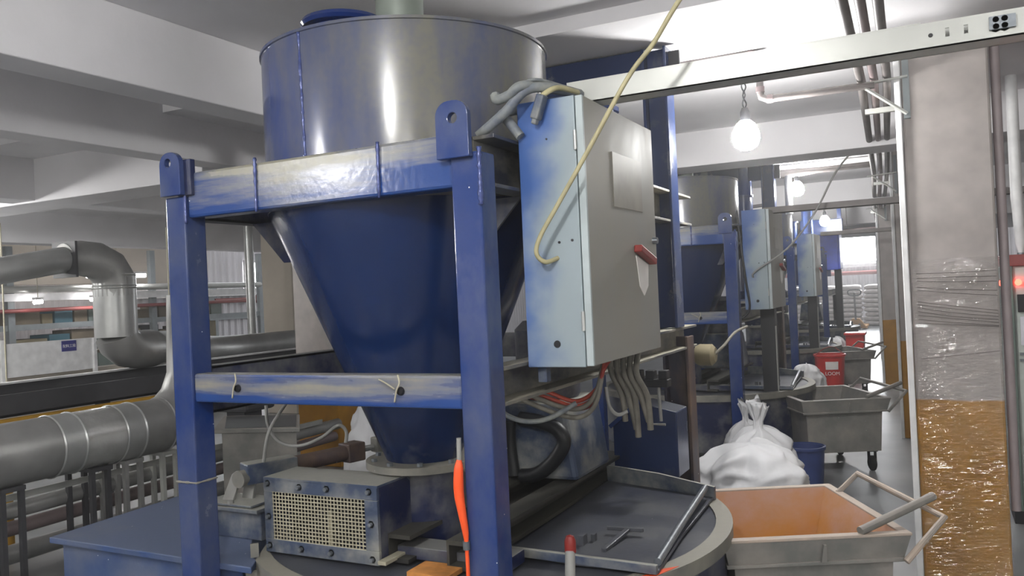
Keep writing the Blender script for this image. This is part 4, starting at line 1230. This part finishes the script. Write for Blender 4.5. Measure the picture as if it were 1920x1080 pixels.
MB().prism([(-1.20, 14.1, 0), (-0.98, 14.1, 0), (-0.95, 14.1, 0.66), (-1.23, 14.1, 0.66)], (0, 0.3, 0)).build('body', 'red', rx_, (-1.09, 14.3, 0), bevel=0.02)
MB().box((-1.25, 14.07, 0.66), (-0.93, 14.43, 0.70)).build('rim', 'red', rx_, (-1.09, 14.3, 0), bevel=0.008)

# stacked sacks at the far wall, one object each
smb = MB()
vs, fs = [], []
nu, nv = 14, 8
for j in range(nv + 1):
    for i in range(nu):
        a = 2 * PI * i / nu
        b = -PI / 2 + PI * j / nv
        sg = lambda q, e: math.copysign(abs(q) ** e, q)
        vs.append((0.36 * sg(math.cos(b), 0.5) * sg(math.cos(a), 0.45), 0.24 * sg(math.cos(b), 0.5) * sg(math.sin(a), 0.45), 0.075 * sg(math.sin(b), 0.6) + 0.012 * math.sin(3 * a + 1)))
for j in range(nv):
    for i in range(nu):
        i2 = (i + 1) % nu
        fs.append((j * nu + i, j * nu + i2, (j + 1) * nu + i2, (j + 1) * nu + i))
smb.add(vs, fs)
proto = smb.build('stacked_sack', 'sack_pink', None, smooth=0)
first = True
for cxi in range(4):
    for k in range(9):
        o = proto if first else proto.copy()
        if not first:
            COL.objects.link(o)
        first = False
        o.location = (-3.75 + cxi * 0.74 + random.uniform(-0.03, 0.03), 28.6 + random.uniform(-0.04, 0.04), 0.08 + k * 0.145)
        o.rotation_euler = (0, random.uniform(-0.03, 0.03), random.uniform(-0.06, 0.06))
        tag(o, 'pale stacked sack, %s layer up, %s' % (('floor', 'second', 'third', 'fourth', 'fifth', 'sixth', 'seventh', 'eighth', 'topmost')[k], ('column next to the machines', 'column beside the blue frame', 'column behind the pallet jack', 'column beside the teal box')[cxi]), 'sack', 'sacks stacked at the far wall')

pj = thing('pallet_jack', 'yellow and rust pallet jack parked before the stacked sacks', 'pallet jack', (-2.0, 26.6, 0))
o_ = (-2.0, 26.6, 0)
MB().prism([(-2.34, 26.6, 0.03), (-1.68, 26.6, 0.03), (-1.90, 26.6, 0.34), (-2.10, 26.6, 0.34)], (0, 0.16, 0)).build('body', 'jack', pj, o_, bevel=0.02)
for x in (-2.24, -1.78):
    MB().box((x - 0.08, 26.7, 0.05), (x + 0.08, 27.8, 0.11)).build('fork', 'jack', pj, o_, bevel=0.01)
MB().tube([(-2.0, 26.58, 0.3), (-2.0, 26.5, 1.12)], 0.028, 10).build('tiller', 'pipe', pj, o_, smooth=40)
MB().tube(smooth_path([(-2.0, 26.5, 1.02), (-2.15, 26.5, 1.05), (-2.17, 26.5, 1.17), (-2.0, 26.48, 1.2), (-1.83, 26.5, 1.17), (-1.85, 26.5, 1.05), (-2.0, 26.5, 1.02)], 6), 0.018, 8).build('handle', 'black', pj, o_, smooth=40)
for x in (-2.1, -1.9):
    MB().lathe([(0, -0.03), (0.09, -0.03), (0.09, 0.03), (0, 0.03)], (x, 26.52, 0.09), 18, 'x').build('wheel', 'rubber', pj, o_, smooth=40)
o = MB().tube([(-9, 31.2, 1.72), (3, 31.2, 1.72)], 0.07, 12).build('red_sprinkler_pipe', 'red_pipe', None, (-3, 31.2, 1.72), smooth=40)
tag(o, 'red pipe along the bright far wall above the stacked sacks', 'pipe')
o = MB().box((-1.35, 28.3, 0), (-0.85, 28.8, 1.2)).build('far_cabinet', 'teal', None, (-1.1, 28.5, 0), bevel=0.02)
tag(o, 'dark teal box beside the stacked sacks', 'box')

# ------------------------------------------------------------------ film on the near pillar, control panel
fw = thing('stretch_film', 'clear wrinkled plastic film wrapped around the near pillar', 'plastic film', (0.11, 4.69, 0.2))
o_ = (0.11, 4.69, 0.2)
x, y, w = PIL[0]
e = 0.006
mb = MB()
nz_ = 90
ring = []
nside = 26
per = [(x - e + (w + 2 * e) * k / nside, y - e) for k in range(nside)] + [(x + w + e, y - e + (0.42 + 2 * e) * k / 8) for k in range(8)] + [(x + w + e - (w + 2 * e) * k / 8, y + 0.42 + e) for k in range(8)] + [(x - e, y + 0.42 + e - (0.42 + 2 * e) * k / 8) for k in range(8)]
n = len(per)
vs = []
for j in range(nz_ + 1):
    z = 0.015 + 1.655 * j / nz_
    for k, (px_, py_) in enumerate(per):
        dd = 0.008 * noise.noise(Vector((px_ * 9, py_ * 9, z * 22 + px_ * 10))) if True else 0
        vs.append((px_, py_ - abs(dd) if k < nside else py_, z))
mb.add(vs, [(j * n + k, j * n + (k + 1) % n, (j + 1) * n + (k + 1) % n, (j + 1) * n + k) for j in range(nz_) for k in range(n)])
mb.build('film', 'film', fw, o_, smooth=0)
for k, (za, zb) in enumerate(((1.60, 1.60), (1.575, 1.57), (1.56, 1.545), (1.53, 1.50), (1.515, 1.475), (1.455, 1.40), (1.44, 1.385), (1.425, 1.37), (1.405, 1.355), (1.385, 1.34), (1.365, 1.325), (1.345, 1.32), (1.16, 1.20))):
    MB().tube(smooth_path([(x + 0.03, y - 0.009, za), (x + 0.18, y - 0.010, (za + zb) / 2 + random.uniform(-0.004, 0.004)), (x + w - 0.01, y - 0.009, zb)], 4), 0.0014, 5).build('film_fold', 'pipe', fw, o_)
cg = MB().box((x - 0.032, y - 0.015, 0.0), (x - 0.002, y + 0.03, 2.9)).build('corner_guard', 'white', None, (x, y, 0), bevel=0.004)
tag(cg, 'pale upright strip along the edge of the film wrapped pillar', 'trim strip')
for k in (1, 2, 3):
    xx, yy, ww = PIL[k]
    o = MB().box((xx - 0.03, yy - 0.012, 0.0), (xx - 0.002, yy + 0.03, 2.83)).build('corner_guard', 'white', None, (xx, yy, 0), bevel=0.004)
    tag(o, ('', 'pale upright strip on the second pillar from the camera', 'pale upright strip on the third pillar from the camera', 'pale upright strip on the last pillar of the aisle')[k], 'trim strip', 'corner strips')
dp = MB().tube([(x + w + 0.03, y + 0.05, 0.4), (x + w + 0.03, y + 0.05, 2.82)], 0.022, 12).build('down_pipe', 'pipe_light', None, (x + w + 0.03, y + 0.05, 0.4), smooth=40)
tag(dp, 'dusty upright pipe behind the film wrapped pillar', 'pipe')

pn = thing('control_panel', 'pale green control panel with red band and red lamp by the pillar', 'control panel', (0.75, 6.2, 0))
o_ = (0.75, 6.2, 0)
MB().box((0.47, 6.02, 0.08), (1.3, 6.6, 1.62)).build('body', 'panel', pn, o_, bevel=0.01)
MB().box((0.415, 6.0, 0.08), (0.47, 6.6, 1.62)).build('side_panel', 'panel_dark', pn, o_, bevel=0.004)
MB().box((0.41, 5.99, 1.62), (1.31, 6.61, 1.69)).build('red_band', 'red_pipe', pn, o_, bevel=0.004)
MB().box((0.42, 6.0, 0), (1.3, 6.6, 0.08)).build('plinth', 'black', pn, o_)
for xx, mt in ((0.50, 'lamp_red'), (0.56, 'lamp_red'), (0.41, 'lamp_red')):
    MB().lathe([(0, -0.02), (0.018, -0.018), (0.02, 0.0)], (xx, 6.018 if xx > 0.45 else 5.998, 1.515), 14, 'y').build('indicator_lamp', mt, pn, o_, smooth=40)
MB().box((0.49, 6.0, 1.33), (0.53, 6.02, 1.44)).build('meter', 'black', pn, o_, bevel=0.002)
MB().box((0.50, 6.005, 1.12), (0.58, 6.02, 1.30)).build('paper_holder', 'paper', pn, o_, bevel=0.002)
MB().prism([(0.40, 5.99, 1.15), (0.43, 5.99, 1.15), (0.425, 5.99, 1.38), (0.41, 5.99, 1.38)], (0, -0.012, 0)).build('hanging_tag', 'bolt', pn, o_)
for z in (1.06, 1.02):
    MB().box((0.49, 6.0, z), (0.60, 6.02, z + 0.015)).build('vent_slat', 'bolt', pn, o_)
ub = thing('white_conduit', 'white tapered conduit above the pale green control panel', 'conduit', (0.52, 6.1, 1.69))
MB().tube([(0.53, 6.1, 1.69), (0.53, 6.1, 1.76), (0.52, 6.1, 2.05), (0.52, 6.1, 2.83)], [0.012, 0.03, 0.034, 0.034], 14).build('pipe', 'white', ub, (0.52, 6.1, 1.69), smooth=40)
MB().lathe([(0, 0), (0.022, 0), (0.022, 0.012), (0, 0.012)], (0.53, 6.1, 1.69), 14).build('base_nut', 'bolt', ub, (0.52, 6.1, 1.69))

# ------------------------------------------------------------------ ducts beyond the machines
dX, dZ, dR = -4.80, 0.79, 0.185
dt = thing('big_duct', 'big galvanised duct running past the machines on steel stands', 'duct', (dX, 3.5, dZ))
o_ = (dX, 3.5, dZ)
seams = [0.2, 1.4, 2.4, 3.13, 3.27, 3.56, 3.70, 3.94]
mt = ['galv_dull', 'galv_dull', 'galv_dull', 'galv', 'duct_patch', 'galv', 'galv_dull']
for k in range(len(seams) - 1):
    rr = dR + (0.003 if k % 2 else 0)
    MB().lathe([(rr, seams[k]), (rr, seams[k + 1] + 0.01)], (dX, 0, dZ), 40, 'y').build('duct_section', mt[k], dt, o_, smooth=40)
for k in (1, 2, 3, 4, 5, 6, 7):
    MB().lathe([(dR + 0.003, seams[k] - 0.008), (dR + 0.009, seams[k]), (dR + 0.003, seams[k] + 0.008)], (dX, 0, dZ), 40, 'y').build('seam_band', 'galv', dt, o_, smooth=40)
MB().tube([(dX, 3.93, dZ), (dX, 4.02, dZ + 0.03), (dX, 4.10, dZ + 0.10), (dX, 4.15, dZ + 0.21), (dX, 4.165, dZ + 0.35), (dX, 4.165, dZ + 0.90)], [dR, dR, 0.17, 0.14, 0.11, 0.09], 26).build('end_elbow', 'galv_dull', dt, o_, smooth=40)
for k, (yy, lab) in enumerate(((2.86, 'dark steel duct stand closest to the yellow post'), (3.42, 'dark steel duct stand under the shiny patch'), (3.66, 'grey steel duct stand beside the flat bin lid'), (3.95, 'pale steel duct stand next to the blue front post'))):
    sm = ('dark_trough', 'dark_trough', 'galv_dull', 'tray')[k]
    sd = thing('duct_stand', lab, 'stand', (dX, yy, 0), group='stands under the big duct')
    s_ = (dX, yy, 0)
    for dy in (-0.055, 0.055):
        MB().box((dX + 0.06, yy + dy - 0.014, 0), (dX + 0.09, yy + dy + 0.014, 0.60)).build('leg', sm, sd, s_)
        MB().box((dX - 0.17, yy + dy - 0.014, 0), (dX - 0.14, yy + dy + 0.014, 0.60)).build('leg', sm, sd, s_)
    MB().box((dX - 0.18, yy - 0.07, 0.59), (dX + 0.10, yy + 0.07, 0.615)).build('saddle', sm, sd, s_)
for k, (x_, z_, r_, mm, lab) in enumerate(((-5.0, 0.42, 0.05, 'galv_dull', 'upper thin pipe under the big duct'), (-5.05, 0.30, 0.045, 'pipe_pink', 'lower reddish pipe under the big duct'), (-5.2, 0.10, 0.06, 'galv_dull', 'pipe lying lowest under the big duct'))):
    o = MB().tube([(x_, 0.8, z_ - 0.02), (x_, 6.1, z_ + 0.02)], r_, 14).build('low_pipe', mm, None, (x_, 0.8, z_), smooth=40)
    tag(o, lab, 'pipe', 'low pipes under the duct')
o = MB().box((-4.95, 2.2, 0.49), (-4.93, 5.8, 0.53)).build('steel_strip', 'tray', None, (-4.94, 3, 0.49))
tag(o, 'pale steel strip running behind the duct stands', 'strip')
for k, (x_, y_, lab) in enumerate(((-5.5, 3.3, 'yellow guard post below the big duct, nearest the picture edge'), (-5.5, 1.9, 'second yellow guard post under the duct'))):
    gp = thing('guard_post', lab, 'post', (x_, y_, 0), group='yellow guard posts')
    MB().tube([(x_, y_, 0), (x_, y_, 0.62)], 0.035, 14).build('post', 'yellow', gp, (x_, y_, 0), smooth=40)
    MB().box((x_ - 0.08, y_ - 0.08, 0), (x_ + 0.08, y_ + 0.08, 0.012)).build('base_plate', 'yellow', gp, (x_, y_, 0))
tg = thing('long_trough', 'long dark steel trough with yellow edge behind the big duct', 'trough', (-5.85, 3.5, 0))
o_ = (-5.85, 3.5, 0)
MB().box((-6.25, 0.5, 0.88), (-5.80, 9, 0.90)).box((-5.82, 0.5, 0.88), (-5.80, 9, 1.04)).box((-6.25, 0.5, 0.88), (-6.23, 9, 1.08)).build('channel', 'dark_trough', tg, o_)
MB().box((-5.79, 0.5, 0.84), (-5.76, 9, 0.875)).build('yellow_edge', 'yellow', tg, o_)
MB().box((-6.24, 0.5, 1.08), (-6.18, 9, 1.095)).build('top_edge', 'white', tg, o_)
for yy in (2.0, 4.4, 6.8):
    MB().box((-6.1, yy, 0), (-6.02, yy + 0.08, 0.88)).build('leg', 'dark_trough', tg, o_)

vd = thing('elbow_duct', 'galvanised duct with two elbows dropping from the low ceiling', 'duct', (-6.0, 4.55, 1.1))
o_ = (-6.0, 4.55, 1.1)
q = 0.165
MB().tube([(-6.0, 2.3, 1.69), (-6.0, 4.12, 2.012)], [0.09, 0.102], 26).build('inlet_section', 'galv', vd, o_, smooth=40)
MB().tube([(-6.0, 4.12, 2.012), (-6.0, 4.25, 2.025), (-6.0, 4.38, 2.01), (-6.0, 4.49, 1.95), (-6.0, 4.545, 1.86), (-6.0, 4.55, 1.72)], [0.125, 0.14, 0.15, 0.16, q, q], 26).build('top_elbow', 'galv_dull', vd, o_, smooth=40)
MB().tube([(-6.0, 4.55, 1.90), (-6.0, 4.55, 1.38)], q, 30).build('drop_section', 'galv', vd, o_, smooth=40)
MB().box((-6.14, 4.115, 1.87), (-5.86, 4.135, 2.15)).build('collar_plate', 'dark_trough', vd, o_)
for z in (1.885, 1.80, 1.78):
    MB().lathe([(q, z - 0.006), (q + 0.006, z), (q, z + 0.006)], (-6.0, 4.55, 0), 30).build('seam_band', 'galv', vd, o_, smooth=40)
MB().tube([(-6.0, 4.55, 1.39), (-6.0, 4.57, 1.34), (-6.01, 4.65, 1.28), (-6.05, 4.79, 1.255), (-6.15, 5.0, 1.25)], q, 26).build('bottom_elbow', 'galv_dull', vd, o_, smooth=40)
MB().tube([(-6.15, 5.0, 1.25), (-6.5, 5.55, 1.23), (-7.1, 6.3, 1.14), (-7.45, 7.0, 1.09), (-7.5, 7.5, 1.08), (-7.5, 9.6, 1.08)], 0.15, 24).build('outlet_section', 'galv_dull', vd, o_, smooth=40)
cd = thing('curved_duct', 'wide pale duct curving down beside the white pillar', 'duct', (-8.9, 9.0, 2.2))
MB().tube(smooth_path([(-8.5, 11.05, 2.74), (-8.9, 10.75, 2.70), (-9.35, 10.4, 2.6), (-9.5, 10.2, 2.4), (-9.53, 10.15, 1.9)], 5), 0.06, 20).build('duct', 'galv', cd, (-8.9, 9.0, 2.2), smooth=40)
MB().tube([(-9.53, 10.15, 1.9), (-9.53, 10.15, 0.0)], 0.05, 16).build('drop', 'galv_dull', cd, (-8.9, 9.0, 2.2), smooth=40)
sp_ = MB().tube([(-8.05, 8.15, 0.0), (-8.05, 8.15, 2.82)], 0.06, 20).build('silver_pipe', 'galv', None, (-8.05, 8.15, 0.0), smooth=40)
tag(sp_, 'upright shiny silver pipe in front of the tan pillar', 'pipe')
gb = thing('grey_bin', 'grey steel bin behind the pneumatic cylinder', 'bin', (-4.4, 4.6, 0))
o_ = (-4.4, 4.6, 0)
MB().prism([(-4.47, 4.19, 0.0), (-3.95, 4.37, 0.0), (-3.95, 4.37, 0.72), (-4.47, 4.19, 0.72)], (-0.42, 0.46, 0)).build('body', 'cart', gb, o_, bevel=0.004)
MB().prism([(-4.52, 4.16, 0.70), (-3.91, 4.36, 0.70), (-4.37, 4.88, 0.70), (-4.98, 4.70, 0.70)], (0, 0, 0.03)).build('rim', 'cart', gb, o_, bevel=0.004)
MB().prism([(-4.47, 4.22, 0.731), (-3.97, 4.39, 0.731), (-4.37, 4.84, 0.731), (-4.92, 4.67, 0.731)], (0, 0, 0.002)).build('contents', 'dark_trough', gb, o_)
o = MB().box((-5.45, 5.0, 0.70), (-5.05, 5.35, 0.88)).build('dark_motor', 'dark_trough', None, (-5.2, 5.1, 0.70), bevel=0.03)
tag(o, 'dark machine block above the grey bin', 'machine')
MB().box((-5.35, 5.08, 0.0), (-5.15, 5.28, 0.70)).build('stand', 'dark_trough', o, (-5.2, 5.1, 0.70))

# ------------------------------------------------------------------ the tall hall: racks, board, lights
bd = thing('notice_board', 'long white board with small blue sign beyond the ducts', 'board', (-9.9, 6.5, 0.83))
o_ = (-9.9, 6.5, 0.83)
MB().box((-9.95, 5.97, 0.84), (-9.92, 7.15, 1.25)).build('panel', 'white', bd, o_)
MB().box((-9.93, 5.93, 0.60), (-9.88, 5.97, 1.30)).build('post', 'white', bd, o_)
MB().box((-9.93, 7.15, 0.60), (-9.88, 7.19, 1.25)).build('post', 'white', bd, o_)
sg = MB().box((-9.92, 6.72, 1.10), (-9.912, 6.92, 1.235)).build('blue_sign', 'sign', bd, o_)
me = text_mesh('配料工段', 0.045)
me.materials.append(M['white'])
tx = bpy.data.objects.new('sign_lettering', me)
COL.objects.link(tx)
tx.parent = sg
tx.location = (-9.911 - o_[0], 6.82 - o_[1], 1.165 - o_[2])
tx.rotation_euler = (PI / 2, 0, PI / 2)
tag(MB().box((-10.2, 7.75, 1.08), (-9.95, 8.15, 1.27)).build('white_box', 'white', None, (-10, 8, 1.08), bevel=0.005), 'plain white box on the ledge beside the elbow duct', 'box')
tag(MB().box((-10.3, 5.6, 1.04), (-9.96, 8.6, 1.08)).build('ledge', 'brown', None, (-10, 7, 1.04)), 'brown ledge behind the white board', 'shelf')
tag(MB().box((-10.25, 5.2, 0.0), (-10.0, 9.5, 0.84)).build('low_wall', 'tan', None, (-10.1, 7, 0)), 'low tan wall under the white board', 'wall')
rk = thing('storage_rack', 'grey storage rack holding cartons in the tall hall', 'rack', (-12, 8, 0))
o_ = (-12, 8, 0)
for z in (1.36, 0.5):
    MB().box((-12.0, 5.0, z), (-11.94, 12.4, z + 0.085)).build('beam', 'grey_beam', rk, o_)
    MB().box((-12.9, 5.0, z + 0.02), (-12.0, 12.4, z + 0.06)).build('shelf_board', 'brown', rk, o_)
for y_ in (5.0, 7.28, 9.75, 12.3):
    MB().box((-12.0, y_, 0), (-11.92, y_ + 0.10, 2.6)).build('upright', 'grey_beam', rk, o_)
cm = ['brown', 'olive', 'teal', 'brown', 'panel_dark', 'olive', 'dark_trough', 'brown']
cl = ['brown', 'olive', 'teal', 'tan brown', 'dark green', 'drab olive', 'black', 'dull brown']
yy = 7.42
for k in range(13):
    w_ = (0.40, 0.17, 0.30, 0.22, 0.36, 0.26, 0.2)[k % 7]
    h_ = (0.22, 0.17, 0.24, 0.20, 0.23, 0.18)[k % 6]
    o = MB().box((-12.5, yy, 1.425), (-12.02, yy + w_, 1.425 + h_)).build('carton', cm[k % 8], None, (-12.3, yy, 1.425), bevel=0.006)
    tag(o, '%s carton, number %s from the rack upright, upper rack shelf' % (cl[k % 8], ('one', 'two', 'three', 'four', 'five', 'six', 'seven', 'eight', 'nine', 'ten', 'eleven', 'twelve', 'thirteen')[k]), 'carton', 'cartons on the upper rack shelf')
    yy += w_ + 0.03
yy = 7.42
for k in range(9):
    w_ = (0.5, 0.34, 0.42, 0.28)[k % 4]
    o = MB().box((-12.5, yy, 0.565), (-12.02, yy + w_, 1.22 + 0.05 * (k % 3))).build('carton', cm[(k + 1) % 8], None, (-12.3, yy, 0.565), bevel=0.006)
    tag(o, '%s tall carton, number %s from the rack upright, lower rack shelf' % (cl[(k + 1) % 8], ('one', 'two', 'three', 'four', 'five', 'six', 'seven', 'eight', 'nine')[k]), 'carton', 'cartons on the lower rack shelf')
    yy += w_ + 0.03
o = MB().tube([(-11.8, 4.5, 1.64), (-11.8, 12.0, 1.67)], 0.03, 12).build('red_sprinkler_pipe', 'red_pipe', None, (-11.8, 4.5, 1.65), smooth=40)
tag(o, 'red pipe running in front of the storage rack', 'pipe')
rp = thing('red_sprinkler_pipe', 'red pipe with valve along the corrugated wall beyond the pillar', 'pipe', (-13.8, 14, 1.7))
MB().tube([(-13.8, 12.9, 1.70), (-13.8, 20, 1.72)], 0.05, 12).build('pipe', 'red_pipe', rp, (-13.8, 14, 1.7), smooth=40)
MB().lathe([(0, -0.08), (0.06, -0.08), (0.10, 0), (0.06, 0.08), (0, 0.08)], (-13.78, 14.15, 1.71), 16, 'y').build('valve', 'darkred', rp, (-13.8, 14, 1.7), smooth=40)
o = MB().tube([(-11.6, 4.5, 1.95), (-11.6, 12.0, 1.97)], 0.05, 12).build('pale_pipe', 'tray', None, (-11.6, 4.5, 1.95), smooth=40)
tag(o, 'pale insulated pipe above the storage rack', 'pipe')
o = MB().box((-11.9, 4.5, 1.79), (-11.7, 12.0, 1.90)).build('white_girder', 'white', None, (-11.8, 4.5, 1.8))
tag(o, 'white girder below the pale pipe in the tall hall', 'girder')
o = MB().box((-6.62, 3.1, 0), (-6.52, 3.2, 1.9)).build('steel_post', 'grey_beam', None, (-6.5, 3.1, 0), bevel=0.005)
tag(o, 'grey green steel post at the picture edge beside the elbow duct', 'post')
for k, (y0_, y1_, z_) in enumerate(((8.25, 9.3, 2.14), (7.40, 7.52, 1.765), (8.30, 8.62, 1.78))):
    lt = thing('tube_light', ('lit fluorescent tube above the pale pipe in the hall', 'tiny lit lamp beside the steel post in the hall', 'short lit lamp before the rack in the hall')[k], 'lamp', (-11.5, y0_, z_), group='lights in the tall hall')
    MB().tube([(-11.5, y0_, z_), (-11.5, y1_, z_ + 0.01)], 0.03, 10).build('tube', 'tube', lt, (-11.5, y0_, z_), smooth=40)
    MB().box((-11.54, y0_, z_ + 0.035), (-11.46, y1_, z_ + 0.07)).build('housing', 'white', lt, (-11.5, y0_, z_))
    MB().tube([(-11.5, (y0_ + y1_) / 2, z_ + 0.07), (-11.5, (y0_ + y1_) / 2, 4.6)], 0.006, 6).build('hanger_rod', 'mesh', lt, (-11.5, y0_, z_))
for k, (y_, z0_, z1_) in enumerate(((5.0, 0.9, 1.95), (6.85, 1.0, 2.0))):
    o = MB().tube([(-7.6, y_ - 0.4, z0_), (-7.6, y_ - 0.4, z1_ + 0.5)], 0.008, 6).build('hanging_rope', 'mesh', None, (-7.6, y_, z0_))
    tag(o, ('thin rope hanging in front of the white board', 'thin rope hanging beside the elbow duct')[k], 'rope')
